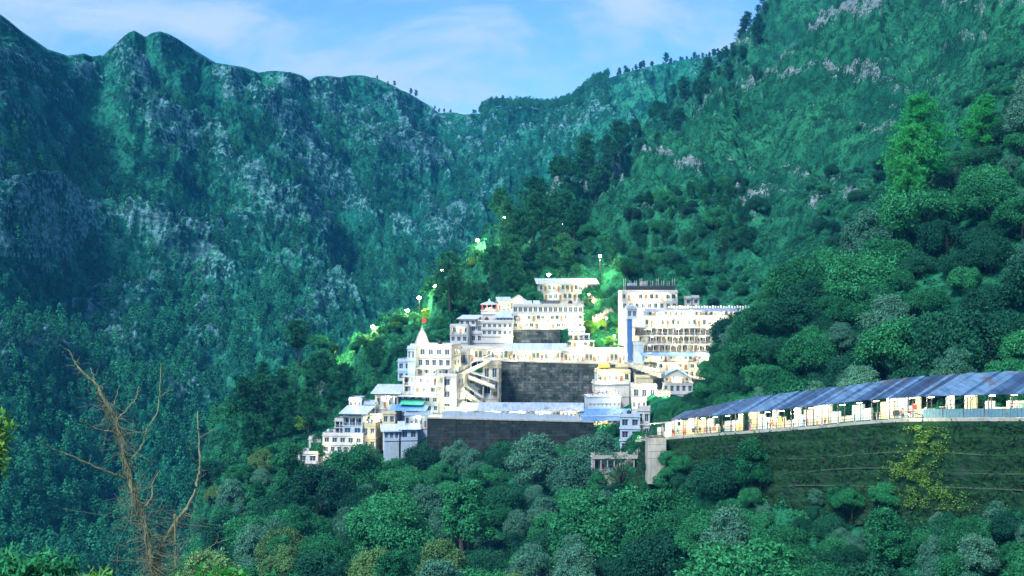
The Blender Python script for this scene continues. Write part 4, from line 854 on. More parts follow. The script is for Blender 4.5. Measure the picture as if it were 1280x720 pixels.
# posts, rails, arches between posts
step = 4.1; n = int((LEN + 4) / step); po = MB(); ra = MB(); ar = MB()
for i in range(n + 1):
    s = -4 + i * step; a = wu * s + Vector((0, 0, wz(s)))
    for yy, r_ in ((-.1, .075), (5.3, .06)):
        p = a + hy * yy; po = MB(); po.bar((0, 0, 0), (0, 0, 3.6 + (yy > 0) * 1.2), r_ * 2, r_ * 2, M['iron']); po.bar((0, 0, 0), (0, 0, .12), r_ * 4, r_ * 4, M['steel']); po.build('post', walk, loc=p)
    if i < n:
        s2 = s + step; b = wu * s2 + Vector((0, 0, wz(s2)))
        for hgt in (.12, .62, 1.15, 2.15): ra.bar(a + hy * -.1 + Vector((0, 0, hgt)), b + hy * -.1 + Vector((0, 0, hgt)), .06, .06, M['iron'])
        for k in range(1, 8): p = a + (b - a) * k / 8 + hy * -.1; ra.bar(p + Vector((0, 0, .1)), p + Vector((0, 0, 1.15)), .035, .035, M['iron'])
        pts = [a + (b - a) * t + hy * -.1 + Vector((0, 0, 2.15 + 1.25 * math.sin(math.pi * t))) for t in np.linspace(.06, .94, 9)]
        ar.tube(pts, .035, M['iron'], 5)
ra.build('railing', walk); ar.build('arch_bar', walk)
# things seen inside: notice boards, lit tubes
tb = MB(); rb = random.Random(9)
for i in range(n):
    s = -2 + i * step; p = wu * s + hy * 2.4 + Vector((0, 0, wz(s) + 3.35)); tb.bar(p, p + wu * 1.2 + Vector((0, 0, wz(s + 1.2) - wz(s))), .1, .08, M['tube_light'])
    if i % 2 == 0: point_light(wu * s + hy * 2.2 + Vector((0, 0, wz(s) + 3.0)), 270 * LP, walk, (1.0, .88, .56))
tb.build('tube_light', walk)
ncol = 0
for i in range(40):
    s = rb.uniform(0, LEN - 2); w_ = rb.uniform(.5, 1.5); h_ = rb.uniform(.5, 1.2); z_ = rb.uniform(.5, 1.5); b = MB(); mt = M[rb.choice(['white', 'red', 'yellow', 'wood', 'iron', 'blue', 'white', 'green_sheet', 'concrete'])]
    a = wu * s + hy * 5.52 + Vector((0, 0, wz(s) + z_)); e = a + wu * w_ + Vector((0, 0, wz(s + w_) - wz(s))); b.bar(a + Vector((0, 0, h_ / 2)), e + Vector((0, 0, h_ / 2)), .06, h_, mt); b.bar(a + Vector((0, 0, h_ + .04)), e + Vector((0, 0, h_ + .04)), .1, .08, M['frame']); b.build('wall_board', walk)
# mesh screens on the last bays towards the camera
for i in range(6):
    s = WL * .80 + i * step; b = MB(); a = wu * s + hy * -.18 + Vector((0, 0, wz(s))); e = a + wu * (step - .12) + Vector((0, 0, wz(s + step - .12) - wz(s)))
    b.bar(a + Vector((0, 0, .75)), e + Vector((0, 0, .75)), .03, 1.4, M['screen'])
    for k in range(7): p = a + (e - a) * k / 6 + Vector((0, 0, .05)); b.bar(p, p + Vector((0, 0, 1.42)), .05, .05, M['iron'])
    b.build('wind_screen', walk)
# the wall that carries it: terraced courses, grown over with grass and moss
wall = empty('retaining_wall', W0); tag(wall, 'huge grass covered retaining wall in long stepped courses under the covered walkway', 'wall')
NS, NV = 260, 70; S_ = np.linspace(-4, LEN, NS); U_ = np.linspace(0, 1, NV); V = np.zeros((NV, NS, 3)); Hh = 17.0
ss, uu = np.meshgrid(S_, U_); ztop = np.array([wz(s) for s in S_])[None, :] - .5; z = ztop - uu * Hh
course = uu * 6.5; fr = course - np.floor(course); off = -.35 - np.floor(course) * .55 - .18 * sstep(.0, .25, fr) - (.45 * sstep(.8, 1, fr))
off = off + fbm(ss / 3.1, z / 2.3, 4) * .55 + fbm(ss / .8, z / .7, 3) * .18
P = np.array(wu)[None, None, :] * ss[..., None] + np.array(hy)[None, None, :] * off[..., None]; P[..., 2] = z
idx = np.arange(NS * NV).reshape(NV, NS); Q = np.stack([idx[:-1, :-1], idx[1:, :-1], idx[1:, 1:], idx[:-1, 1:]], -1).reshape(-1, 4)
link('stonework', np_mesh('stonework', P.reshape(-1, 3), Q, M['mossy'], False), wall)
m = MB()
for c in (2, 3, 4):
    f0 = lambda s, c=c: wz(s) - .5 - Hh * c / 6.5 + .02 + .25 * math.sin(s * .13 + c * 2); strip(m, WL * .40 + c * 2.2, LEN, -.62 - (c - 1) * .55 - .35, -.2 - (c - 1) * .55, f0, lambda s, c=c: f0(s) + .16, M['coping'], 30)
m.build('coping', wall)
# grass tufts growing on it: part of the wall's cover
r_ = np.random.default_rng(77); n_ = 9000; sv = r_.uniform(-3, LEN, n_); uv = r_.random(n_) ** .9; keep = perlin(sv / 6, uv * 4) + perlin(sv / 2, uv * 9) * .5 + .25 > 0; sv, uv = sv[keep], uv[keep]
zt = np.array([wz(s) for s in sv]) - .5 - uv * Hh; of = -.5 - np.floor(uv * 6.5) * .55 - r_.random(len(sv)) * .3
Pt = np.array(wu)[None] * sv[:, None] + np.array(hy)[None] * of[:, None]; Pt[:, 2] = zt
D_ = -np.array(hy)[None] * .7 + r_.normal(size=Pt.shape) * .5 + np.array([0, 0, .35])
def diamonds0(P, D, Nn, ln, wd):
    D = D / np.linalg.norm(D, axis=1)[:, None]; B_ = np.cross(D, Nn); B_ /= np.linalg.norm(B_, axis=1)[:, None] + 1e-9; ln = ln[:, None]
    return np.stack([P, P + D * ln * .5 + B_ * wd * .5, P + D * ln, P + D * ln * .5 - B_ * wd * .5], 1).reshape(-1, 3), np.arange(len(P) * 4).reshape(-1, 4)
Vg, Qg = diamonds0(Pt, D_, r_.normal(size=Pt.shape), .45 + .5 * r_.random(len(Pt)), .22); o = link('grass_tuft', np_mesh('grass_tuft', Vg, Qg, M['wall_grass']), wall); o['kind'] = 'stuff'
# tongue of creeper, the lamp light put into its yellow green leaf colour
n_ = 6500; a_ = r_.random(n_); sc_ = WL * .80 + r_.normal(size=n_) * (1.6 + 2.4 * a_) + a_ * 3.0 + 2.2 * np.sin(a_ * 9); zc = np.array([wz(s) for s in sc_]) - 1.2 - a_ * 13.0; of = -.9 - np.floor(a_ * 5.6) * .55 - r_.random(n_) * .8
Pc = np.array(wu)[None] * sc_[:, None] + np.array(hy)[None] * of[:, None]; Pc[:, 2] = zc; Dc = -np.array(hy)[None] + r_.normal(size=Pc.shape) * .7
Vc, Qc = diamonds0(Pc, Dc, r_.normal(size=Pc.shape), .22 + .34 * r_.random(n_), .17); kc = (perlin(sc_ / 2.2, zc / 2.0) + .5 * perlin(sc_ / .7, zc / .7)) > -.12; kk = np.nonzero(kc)[0]; Vc = Vc.reshape(-1, 4, 3)[kk].reshape(-1, 3); Qc = np.arange(len(Vc)).reshape(-1, 4)
cr = link('creeper', np_mesh('creeper', Vc, Qc, M['creeper']), None, W0); tag(cr, 'creeper with lamplight in its yellow green leaf colour hanging down the grassy retaining wall', 'creeper')
# lamp that lights the creeper from the walk edge
def bracket_lamp(s, out, power):
    o = empty('wall_lamp', wloc(s, -.4, wz(s) + .2)); tag(o, 'small bracket floodlight leaning out over the grassy wall', 'lamp'); m = MB(); q = -hy * out; m.tube([(0, 0, -.6), (0, 0, .3), (q.x * .6, q.y * .6, .8), (q.x, q.y, .8)], .05, M['iron'], 6); m.build('bracket', o)
    m = MB(); m.lathe([(.05, .18), (.22, .02), (.24, -.04)], M['iron'], 10, (q.x, q.y, .74)); m.build('lamp_shade', o); m = MB(); m.lathe([(.02, -.12), (.12, -.07), (.12, .0), (.04, .05)], M['bulb'], 8, (q.x, q.y, .68)); m.build('bulb', o); point_light((q.x * 1.1, q.y * 1.1, -.2), power * LP, o)
bracket_lamp(WL * .80, 3.2, 130)
# round concrete pier at the walk's end
p = wp(820, 580, 263); o = empty('stone_pier', p); tag(o, 'banded concrete pier that ends the covered walkway', 'pier'); m = MB(); z = 0.0
Hp = (580 - 546) / F * 263; nb = 4
for i in range(nb): m.box(-1.95 - .03 * (i % 2), 1.95 + .03 * (i % 2), -1.6 - .03 * (i % 2), 3, -4 if i == 0 else z, z + Hp / nb - .06, M['concrete']); m.box(-1.88, 1.88, -1.5, 2.9, z + Hp / nb - .06, z + Hp / nb, M['stone_low']); z += Hp / nb
m.build('shaft', o)
# ---- street lamps up the ridge
SPOTS = []
def street_lamp(px, py, Y, power, label, group=None, pole=None, head='arm', bs=1.0):
    if head == 'arm' and not pole:                                # stand it where the ground lies a pole's height below the light
        Y = min(np.arange(Y - 30, Y + 45, 1.5), key=lambda q: abs((360 - py) / F * q - ground_z((px - 640) / F * q, q) - 6.5))
    l = wp(px, py, Y); gz = ground_z(l.x, l.y); h = l.z - gz; SPOTS.append((l.x, l.y))
    if pole: h = pole
    h = min(max(h, 3.5), 13); o = empty('street_lamp', (l.x, l.y, l.z - h)); tag(o, label, 'street lamp', group); m = MB(); m.tube([(0, .2, -2.5), (0, .2, h * .5), (0, .2, h), (0, .05, h + .35)], [.11, .09, .07, .06], M['iron'], 7); m.build('pole', o)
    m = MB(); m.box(-.42, .42, -.34, .30, h + .34, h + .48, M['iron']); m.build('lamp_housing', o); m = MB(); m.lathe([(r_ * bs, z_ * bs) for r_, z_ in ((.08, -.55), (.42, -.40), (.60, -.10), (.46, .14), (.08, .22))], M['bulb'], 10, (0, -.03, h + .10)); m.build('bulb', o)
    point_light((0, -1.6, h - .3), power * LP * 1.5, o, (1.0, .80, .36), .3); return o
RIDGE = [(630, 272, 588, 2600), (597, 300, 556, 2600), (553, 338, 524, 900), (543, 357, 506, 2200), (524, 372, 492, 2400), (466, 408, 470, 2600), (418, 435, 472, 2600), (509, 388, 486, 500), (703, 281, 640, 1800), (686, 343, 520, 700)]
RLAB = ['topmost bright street lamp where the ridge meets the sky forest', 'bright street lamp second from the top of the ridge', 'faint street lamp half hidden among ridge pines', 'street lamp just below the faint one on the ridge', 'bright street lamp in the middle of the ridge row', 'street lamp lighting a grassy hump on the ridge', 'lowest street lamp on the ridge over a lit grassy hump', 'dim small street lamp beside the middle of the ridge row', 'lamp lighting tree crowns under the rocky spur', 'lamp beside the path above the upper lodge']
for (px, py, Y, pw), lb in zip(RIDGE, RLAB): street_lamp(px, py, Y, pw, lb, None, None, 'arm', 1.3)  # ridge bulbs oversized, their globes stand in for the wide glow
street_lamp(750, 320, 492, 2600, 'tall mast lamp shining over the upper lodge', None, 11.5)
for px, py, Y, pw, lb in ((727, 385, 452, 900, 'lamp at the right end of the long lodge'), (736, 368, 470, 900, 'lamp on the lit path under the upper lodge'), (758, 398, 452, 1100, 'lamp among the yellow green trees beside the path'), (768, 420, 440, 1300, 'lamp among shrubs above the terrace arcade'), (735, 428, 432, 900, 'lamp over the stack of pale terrace slabs')): street_lamp(px, py, Y, pw, lb, None, 4.5, 'arm', .5)

# shrubs rooted in the wall's courses are set out with the plants
# ------------------------------------------------------------------ plants
def diamonds(P, D, Nn, ln, wd):
    """leaf-shaped faces at P, pointing along D, lying square to Nn"""
    D = D / (np.linalg.norm(D, axis=1)[:, None] + 1e-9); B = np.cross(D, Nn); B /= np.linalg.norm(B, axis=1)[:, None] + 1e-9
    ln = np.broadcast_to(ln, (len(P),))[:, None]; wd = np.broadcast_to(wd, (len(P),))[:, None]
    V = np.stack([P, P + D * ln * .45 + B * wd * .5, P + D * ln, P + D * ln * .45 - B * wd * .5], 1).reshape(-1, 3)
    return V, np.arange(len(P) * 4).reshape(-1, 4)
def unit(n, r):
    v = r.normal(size=(n, 3)); return v / np.linalg.norm(v, axis=1)[:, None]
def crown_lobes(seed, Rx, H, nl, n, leafl, leafw, z0, mat, name, lobe=(.18, .46), droop=.3, point=0.0):
    r = np.random.default_rng(seed)
    d = unit(nl * 4, r); d = d[d[:, 2] > -.45][:nl]; k = np.arange(len(d))
    sh = .55 + .35 * r.random(len(d)); C = d * np.array([Rx, Rx, H / 2]) * sh[:, None]
    if point: C[:, :2] *= (1 - point * np.clip(C[:, 2] / (H / 2) * .5 + .5, 0, 1))[:, None]
    C[:, :2] += r.normal(size=2) * .15 * Rx
    rad = Rx * (lobe[0] + (lobe[1] - lobe[0]) * r.random(len(d)))
    pick = r.choice(len(d), n, p=rad ** 2 / (rad ** 2).sum()); u = unit(n, r)
    outw = C[pick] / (np.linalg.norm(C[pick], axis=1)[:, None] + 1e-9); u = u + outw * .55 + np.array([0, 0, .25]); u /= np.linalg.norm(u, axis=1)[:, None]
    rr = rad[pick] * (0.60 + .48 * r.random(n) + .55 * (r.random(n) < .13) * r.random(n)); P = C[pick] + u * rr[:, None] * np.array([1, 1, .8])
    nz = perlin(P[:, 0] * .8 + 3 * seed, P[:, 2] * .9 + P[:, 1] * .6) + .4 * perlin(P[:, 1] * 2.3, P[:, 2] * 2.3 + P[:, 0]); keep = nz > -.40; P, u, pick = P[keep], u[keep], pick[keep]
    P[:, 2] += z0 + H / 2
    Nn = u + r.normal(size=u.shape) * .45; D = np.cross(Nn, unit(len(u), r)) + u * .5; D[:, 2] -= droop
    V, Q = diamonds(P, D, Nn, leafl * (.7 + .6 * r.random(len(P))), leafw * (.7 + .6 * r.random(len(P))))
    return np_mesh(name, V, Q, mat), C + np.array([0, 0, z0 + H / 2]), rad
def trunk_mesh(seed, z1, r0, C, name, nb=7, depth=2.5, lean=.4):
    r = np.random.default_rng(seed); b = MB()
    top = np.array([r.normal() * lean, r.normal() * lean, z1]); n = 7
    ax = [(top * (i / n) + np.array([r.normal(), r.normal(), 0]) * .10 * (0 < i < n)) for i in range(n + 1)]
    ax[0] = np.array([0, 0, -depth]); b.tube(ax, [r0 * (1.25 - .95 * i / n) for i in range(n + 1)], M['bark'], 8)
    for c in C[r.permutation(len(C))[:nb]]:
        a = np.array([*(top[:2] * .6), z1 * (.45 + .4 * r.random())]); m_ = (a + c) / 2 + np.array([0, 0, -.25])
        b.tube([a, m_, c], [r0 * .42, r0 * .26, r0 * .10], M['bark'], 5, False)
    return b.mesh(name, True)
def make_tree(name, seed, Rx, H, z0, nl, n, ll, lw, mat, **k):
    nb = k.pop('nb', 8); root = empty(name, (0, -9999, 0))
    cm, C, rad = crown_lobes(seed, Rx, H, nl, n, ll, lw, z0, mat, 'crown', **k)
    link('trunk', trunk_mesh(seed, z0 + H * .62, .05 * (z0 + H) * .55, C, 'trunk', nb), root); link('crown', cm, root); return root
def make_pine(name, seed, H, Rx, z0, nt_, nl_, mat, ln=.95, wd=.16, nb=26):
    """tall pine: bare lower trunk, branches in loose whorls that carry tufts of needles"""
    r = np.random.default_rng(seed); root = empty(name, (0, -9999, 0)); b = MB()
    lx, ly = r.normal(size=2) * .35; ax = [np.array([lx * (t ** 1.6) * 2, ly * (t ** 1.6) * 2, t * H * .97 - 3 * (t == 0)]) for t in np.linspace(0, 1, 10)]
    b.tube(ax, [H * .017 * (1.1 - .98 * t) for t in np.linspace(0, 1, 10)], M['bark'], 7)
    Ps = []; Ds = []
    for i in range(nb):
        t = (i + r.random()) / nb; z = z0 + (H * .97 - z0) * t
        prof = (np.sin(np.pi * (0.16 + .80 * t) ** .85)) ** .8; L = Rx * prof * (.62 + .5 * r.random()); an = i * 2.4 + r.normal() * .5
        a = np.array([ax[-1][0] * t, ax[-1][1] * t, z]); d = np.array([np.cos(an), np.sin(an), .18 + .5 * t]); e = a + d * L; mid = a + d * L * .55 + np.array([0, 0, -.12 * L])
        b.tube([a, mid, e], [H * .0045 * (1.2 - t * .8), H * .003, H * .0012], M['bark'], 4, False)
        m = max(5, int(nt_ / nb * (.35 + prof)))
        s = .30 + .75 * r.random(m); c = a[None] * (1 - s[:, None]) + e[None] * s[:, None] + r.normal(size=(m, 3)) * np.array([.20, .20, .13]) * (L * .8 + .5) + np.array([0, 0, .12 * L])
        Ps.append(c); dd = c - (a + np.array([0, 0, -.8 * L])); Ds.append(dd / (np.linalg.norm(dd, axis=1)[:, None] + 1e-9))
    P = np.repeat(np.concatenate(Ps), nl_, 0); D0 = np.repeat(np.concatenate(Ds), nl_, 0); u = unit(len(P), r)
    D = D0 * .75 + u * .85 + np.array([0, 0, .22]); V, Q = diamonds(P - D * .1, D, unit(len(P), r), ln * (.6 + .7 * r.random(len(P))), wd)
    link('trunk', b.mesh('trunk', True), root); link('crown', np_mesh('crown', V, Q, mat), root); return root

class Scatter:
    def __init__(s): s.g = {}; s.c = 6.0
    def free(s, x, y, d):
        k = int(d // s.c) + 1; i, j = int(x // s.c), int(y // s.c)
        for a in range(i - k, i + k + 1):
            for b_ in range(j - k, j + k + 1):
                for (X, Y, dd) in s.g.get((a, b_), ()):
                    if (X - x) ** 2 + (Y - y) ** 2 < (.5 * (d + dd)) ** 2: return False
        return True
    def put(s, x, y, d): s.g.setdefault((int(x // s.c), int(y // s.c)), []).append((x, y, d))
SC = Scatter()
for x_, y_ in SPOTS:
    for dy in (0, -7, -14, -21): SC.put(x_ * (y_ + dy) / y_, y_ + dy, 8.0)
def darts(p0, p1, t0, t1, spacing, tries, most, ok=None, seed=1, sc=SC):
    r = np.random.default_rng(seed); res = []
    for _ in range(tries):
        px = r.uniform(p0, p1); t = r.uniform(t0, t1); p = at_t(px, t)
        if ok and not ok(px, t, p): continue
        d = spacing * r.choice([.7, .85, 1.0, 1.15, 1.5]) * r.uniform(.92, 1.08)
        if sc.free(p.x, p.y, d):
            sc.put(p.x, p.y, d); res.append((p, d / spacing, px, t))
            if len(res) >= most: break
    return res
def dlog(*a):
    r_ = darts(*a); open('/tmp/darts.txt','a').write('%s %s %d\n' % (a[0], a[2], len(r_))); return r_
PROTO_USED = {}
def plant(proto, p, sc, label, cat, group, sink=.3, seed=None, tilt=.05, name=None):
    r = random
    if proto.name in PROTO_USED: o = copy_tree(proto)
    else: PROTO_USED[proto.name] = 1; o = proto
    if name and o is not proto: o.name = name
    o.location = (p.x, p.y, p.z - sink); o.rotation_euler = (r.uniform(-tilt, tilt), r.uniform(-tilt, tilt), r.uniform(0, 6.28))
    s = sc * r.uniform(.9, 1.12); o.scale = (s * r.uniform(.92, 1.1), s * r.uniform(.92, 1.1), s)
    tag(o, label, cat, group); return o

BL = [make_tree('broadleaf_tree', 10 + i, 5.2, 8.0, 0.6, 44, 20000, .42, .20, M['leaf_green']) for i in range(5)]
DK = [make_tree('evergreen_tree', 30 + i, 5.0, 7.0, 0.5, 52, 19000, .38, .20, M['leaf_dark']) for i in range(3)]
SV = [make_tree('silver_leaved_tree', 50 + i, 4.4, 9.5, 0.3, 56, 19000, .38, .16, M['leaf_silver'], point=.45, lobe=(.20, .32)) for i in range(4)]
LM = [make_tree('lamp_tinted_tree', 70 + i, 4.2, 6.5, 1.2, 34, 9000, .50, .26, M['leaf_lime']) for i in range(2)]  # yellow green of lamplight is put into the leaf colour
OL = [make_tree('olive_green_tree', 90 + i, 4.9, 9.0, 0.6, 46, 19000, .40, .18, M['leaf_olive'], point=.25, lobe=(.18, .36)) for i in range(3)]
TL = [make_tree('tall_tree', 80 + i, 3.6, 11.0, 2.2, 44, 17000, .40, .19, M['leaf_green'], point=.35) for i in range(2)]
PN = [make_pine('pine_tree', 100 + i, 17.0, 4.3, 4.5 + i * .5, 620, 9, M['needle'], 1.0, .20) for i in range(5)]
PF = [make_pine('pine_tree', 120 + i, 15.0, 3.6, 3.5, 300, 7, M['needle_far'], 1.5, .34, 18) for i in range(3)]

# --- the wood below the wall and the walkway, down to the bottom of the slope
def lowok(px, t, p):
    if px > 955 and t > 3.66: return False
    if 530 < px < 740 and t > 3.86: return False
    if 740 <= px <= 850 and t > 3.74: return False
    if px < 480 and t > 4.2 + (480 - px) * .022: return False
    if px >= 480 and t > 3.93: return False
    q = to_px(p); return q[1] < 850 and q[0] > 205
G_LOW = 'trees in the wood below the retaining walls'
KIND_LABELS = {
 'b': ('broad green leafy tree in the dense wood below the retaining walls', 'tree'),
 'd': ('dark bluish green round tree in the dense wood below the retaining walls', 'tree'),
 's': ('silvery grey green pointed tree in the wood below the retaining walls', 'tree'),
 'o': ('pale olive green tree in the dense wood below the retaining walls', 'tree'),
 't': ('tall narrow green tree standing out of the wood below the retaining walls', 'tree')}
for p, d, px, t in dlog(215, 1325, 3.03, 9.6, 8.6, 40000, 290, lowok, 11):
    cl = perlin(np.array([p.x / 26.]), np.array([p.y / 26.]))[0] + random.uniform(-.35, .35)
    k = 's' if cl > .30 else 'd' if cl < -.24 else 't' if random.random() < .18 else 'o' if random.random() < .24 else 'b'
    pr = random.choice({'b': BL, 'd': DK, 's': SV, 't': TL, 'o': OL}[k]); sz = d * (1.12 if k != 's' else 1.16)
    if px > 955: sz *= .80
    if px < 480 and t > 4: sz *= .72
    plant(pr, p, sz, KIND_LABELS[k][0], KIND_LABELS[k][1], G_LOW + ' ' + {'b': '(green)', 'd': '(dark)', 's': '(silvery)', 't': '(tall)', 'o': '(olive)'}[k])
# --- the wooded hill above the walkway
def wdist(p): return (Vector((p.x, p.y, 0)) - Vector((W0.x, W0.y, 0))).dot(hy)
def hillok(px, t, p): return to_px(p)[0] > 908 and wdist(p) > 12.0
for p, d, px, t in dlog(905, 1325, 6.0, 7.8, 7.8, 20000, 150, hillok, 12):
    u = random.random(); k = 's' if (u < .34 and px > 1010) or u < .10 else 'd' if u < .6 else 'b'
    pr = random.choice({'b': BL, 'd': DK, 's': SV}[k])
    plant(pr, p, d * 1.02, {'b': 'green leafy tree on the wooded hill above the covered walkway', 'd': 'dark round tree on the wooded hill above the covered walkway',
          's': 'silvery grey tree on the wooded hill above the covered walkway'}[k], 'tree', 'trees on the hill above the walkway ' + k)
# --- scrub behind that hill and behind the buildings
for p, d, px, t in dlog(890, 1325, 7.85, 9.35, 8.0, 20000, 150, lambda a, t, p: perlin(np.array([p.x / 24.]), np.array([(p.z + p.y) / 24.]))[0] > (t - 8.7) * 1.0, 13):
    k = random.choice('bdd'); plant(random.choice(BL if k == 'b' else DK), p, d * random.uniform(.32, .62), ('green' if k == 'b' else 'dark') + ' bush in the scrub at the foot of the grassy slope', 'bush', 'bushes under the grassy slope ' + k, name='bush')
def backok(px, t, p):
    q = to_px(p)
    if q[0] > 690 and t > 9.42 - (q[0] - 690) * .0008: return False
    return not (q[1] > 348 and 668 < q[0] < 860) and not (q[1] > 392 and 555 < q[0])
for p, d, px, t in dlog(500, 930, 8.6, 9.98, 8.5, 30000, 140, backok, 14):
    k = random.choice('bbdp')
    if k == 'p' or (px > 700 and random.random() < .4):
        plant(random.choice(PN), p, d * random.uniform(.45, .8), 'pine among the leafy trees behind the white buildings', 'pine tree', 'pines behind the buildings', .2); continue
    plant(random.choice(BL if k == 'b' else DK), p, d * .80, ('green' if k == 'b' else 'dark') + ' tree on the slope behind the white buildings', 'tree', 'trees behind the buildings ' + k)
# --- pines
SP = Scatter()
for x_, y_ in SPOTS:
    for dy in (0, -6, -12, -18, -24): SP.put(x_ * (y_ + dy) / y_, y_ + dy, 9.0)
def pineok(px, t, p):
    q = to_px(p)
    if q[0] > 640 and q[1] > 345: return False
    if q[0] > 520 and q[1] > 395: return False
    return True
for p, d, px, t in dlog(300, 720, 8.1, 11.02, 9.5, 6000, 165, pineok, 15, SP):
    if 395 < px < 510 and random.random() < .45 and t < 11.6: continue
    plant(random.choice(PN), p, d * (1.0 if px > 420 else .85), 'slender pine on the descending ridge above the white buildings', 'pine tree', 'pines along the descending ridge', 0)
for p, d, px, t in dlog(690, 960, 11.0, 12.1, 11.5, 5000, 110, None, 16, SP):
    plant(random.choice(PN), p, d * .95, 'dark pine on the wooded slope behind the rocky spur', 'pine tree', 'pines on the slope behind the spur', 0)
SK = Scatter()
for p, d, px, t in dlog(598, 940, 16.955, 17.0, 5.6, 12000, 120, lambda a, b, p: perlin(np.array([a / 9.]), np.array([3.3]))[0] > -.42 + (.12 if a < 700 else -.2), 17, SK):
    plant(random.choice(PF), p, random.choice([.25, .35, .5, .6, .8, 1.05]) * random.uniform(.8, 1.2), 'tiny pine standing against the sky on the far crest', 'pine tree', 'pines along the far skyline', 2.2)
for p, d, px, t in dlog(468, 598, 16.95, 17.02, 14, 600, 12, None, 18, SK):
    plant(random.choice(PF), p, d * random.uniform(.4, .7), 'tiny pine against the sky on the crest of the rocky mountain', 'pine tree', 'pines along the mountain skyline', 1.0)
bright = [make_pine('pine_tree', 140 + i, 31.0, 6.6, 9.0, 1700, 12, M['needle_bright'], 1.1, .16, 44) for i in range(2)]
def ground_at_px(px, Y): X = (px - 640) / F * Y; return Vector((X, Y, ground_z(X, Y)))
plant(bright[0], ground_at_px(1135, 318), 1.0, 'tall bright green pine towering over the hill above the walkway', 'pine tree', None, 0)
plant(bright[1], ground_at_px(1155, 326), 1.02, 'second bright green pine leaning out behind the tallest one', 'pine tree', None, 0)
plant(bright[0], ground_at_px(1224, 345), .62, 'smaller bright pine on the upper edge of the wooded hill', 'pine tree', None, 0)

# --- far woods and undergrowth that read as one mass
def merged(name, pts, proto_V, proto_Q, mat, smin, smax, seed):
    r = np.random.default_rng(seed); Vs = []; Qs = []; Tn = []; o = 0
    for i, p in enumerate(pts):
        k = r.integers(len(proto_V)); a = r.uniform(0, 6.28); s = r.uniform(smin, smax); c, s_ = math.cos(a) * s, math.sin(a) * s
        v = proto_V[k]; V = np.stack([v[:, 0] * c - v[:, 1] * s_, v[:, 0] * s_ + v[:, 1] * c, v[:, 2] * s * r.uniform(.85, 1.2)], 1) + np.array(p)
        Vs.append(V); Qs.append(proto_Q[k] + o); o += len(V); Tn.append(np.full(len(V), r.random()))
    return link(name, np_mesh(name, np.concatenate(Vs), np.concatenate(Qs), mat, attrs={'tone': np.concatenate(Tn)}))
def proto_pine(seed, n=190):
    r = np.random.default_rng(seed); z = r.random(n) ** .75; an = r.uniform(0, 6.28, n); rad = 2.5 * np.sin(np.pi * (.14 + .84 * z)) ** .75 * (.55 + .5 * r.random(n)) * (1 + .25 * np.sin(3 * an + 9 * z))
    P = np.stack([np.cos(an) * rad, np.sin(an) * rad, 2.0 + z * 8.8], 1); u = np.stack([np.cos(an), np.sin(an), .25 + .9 * z], 1) + r.normal(size=(n, 3)) * .25; u /= np.linalg.norm(u, axis=1)[:, None]
    D = np.cross(u, unit(n, r)) + u * .35; V, Q = diamonds(P, D, u, 1.0 * (.7 + .6 * r.random(n)), .66)
    tv, tq = tube_np([(0, 0, -1.5), (0, 0, 5), (0, 0, 10.5)], [.22, .16, .05], 4); return np.concatenate([V, tv]), np.concatenate([Q, tq + len(V)])
def proto_bush(seed, n=90, ll=.42):
    r = np.random.default_rng(seed); u = unit(n, r); u[:, 2] = np.abs(u[:, 2]); P = u * np.array([1.1, 1.1, .9]) * (.7 + .35 * r.random(n))[:, None]
    Nn = u + unit(n, r) * .45; return diamonds(P, np.cross(Nn, unit(n, r)) + u * .3, Nn, ll * (.7 + .6 * r.random(n)), ll * .62)
def density_pts(n, p0, p1, t0, t1, w, seed, gap=None):
    r = np.random.default_rng(seed); res = []; sp_ = Scatter() if gap else None; n_try = 0
    while len(res) < n:
        px = r.uniform(p0, p1); t = r.uniform(t0, t1)
        p = at_t(px, t); k = w(px, t, p)
        if r.random() < k and (sp_ is None or sp_.free(p.x, p.y, gap)):
            if sp_ is not None: sp_.put(p.x, p.y, gap)
            res.append(p)
        n_try += 1
        if n_try > 60 * n: break
    return res
def wfar(px, t, p):
    q = to_px(p)
    base = .05 + .95 * float(sstep(330, 520, q[1])) * float(sstep(420, 250, px)) if px < 450 else .06 + .95 * float(sstep(590, 640, px)) * float(sstep(16.2, 16.8, t))
    nz = float(perlin(np.array([p.x / 60.]), np.array([p.z / 60.]))[0]); nz2 = float(perlin(np.array([p.x / 22. + 9]), np.array([p.z / 22.]))[0])
    up = .25 + .75 * float(sstep(300, 420, q[1])) if px < 590 else 1.0
    v = base * 1.2 + (.5 * max(0, nz + .05) + .25 * nz2) * up
    if rock_t(px, t) > .1: v *= .25
    v *= 1.5 - 1.1 * float(sstep(.45, .75, rib_t(px, t)))
    if t > 16.55 and px < 600: v *= 0
    return v
PP = [proto_pine(200 + i) for i in range(5)]
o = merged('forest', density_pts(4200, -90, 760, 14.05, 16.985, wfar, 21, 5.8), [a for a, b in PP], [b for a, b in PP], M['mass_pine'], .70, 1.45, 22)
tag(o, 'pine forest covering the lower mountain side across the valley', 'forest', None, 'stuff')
BB = [proto_bush(230 + i) for i in range(5)]
def wspur(px, t, p):
    nz = float(perlin(np.array([(p.x * .7 + p.z) / 22.]), np.array([(p.x - p.z * .6) / 46.]))[0]) + .4 * float(perlin(np.array([p.x / 7.]), np.array([p.z / 7.]))[0]); return .10 + max(0, nz) * 1.6 - (.5 if rock_t(px, t) > .25 else 0)
spur_pts = density_pts(7600, 690, 1330, 8.7, 11.0, wspur, 23)
o = merged('shrubbery', spur_pts[:3000], [a for a, b in BB], [b for a, b in BB], M['mass_dark'], .4, 1.5, 24)
tag(o, 'dark low scrub in bands over the grassy rocky slope above the buildings', 'shrubs', None, 'stuff')
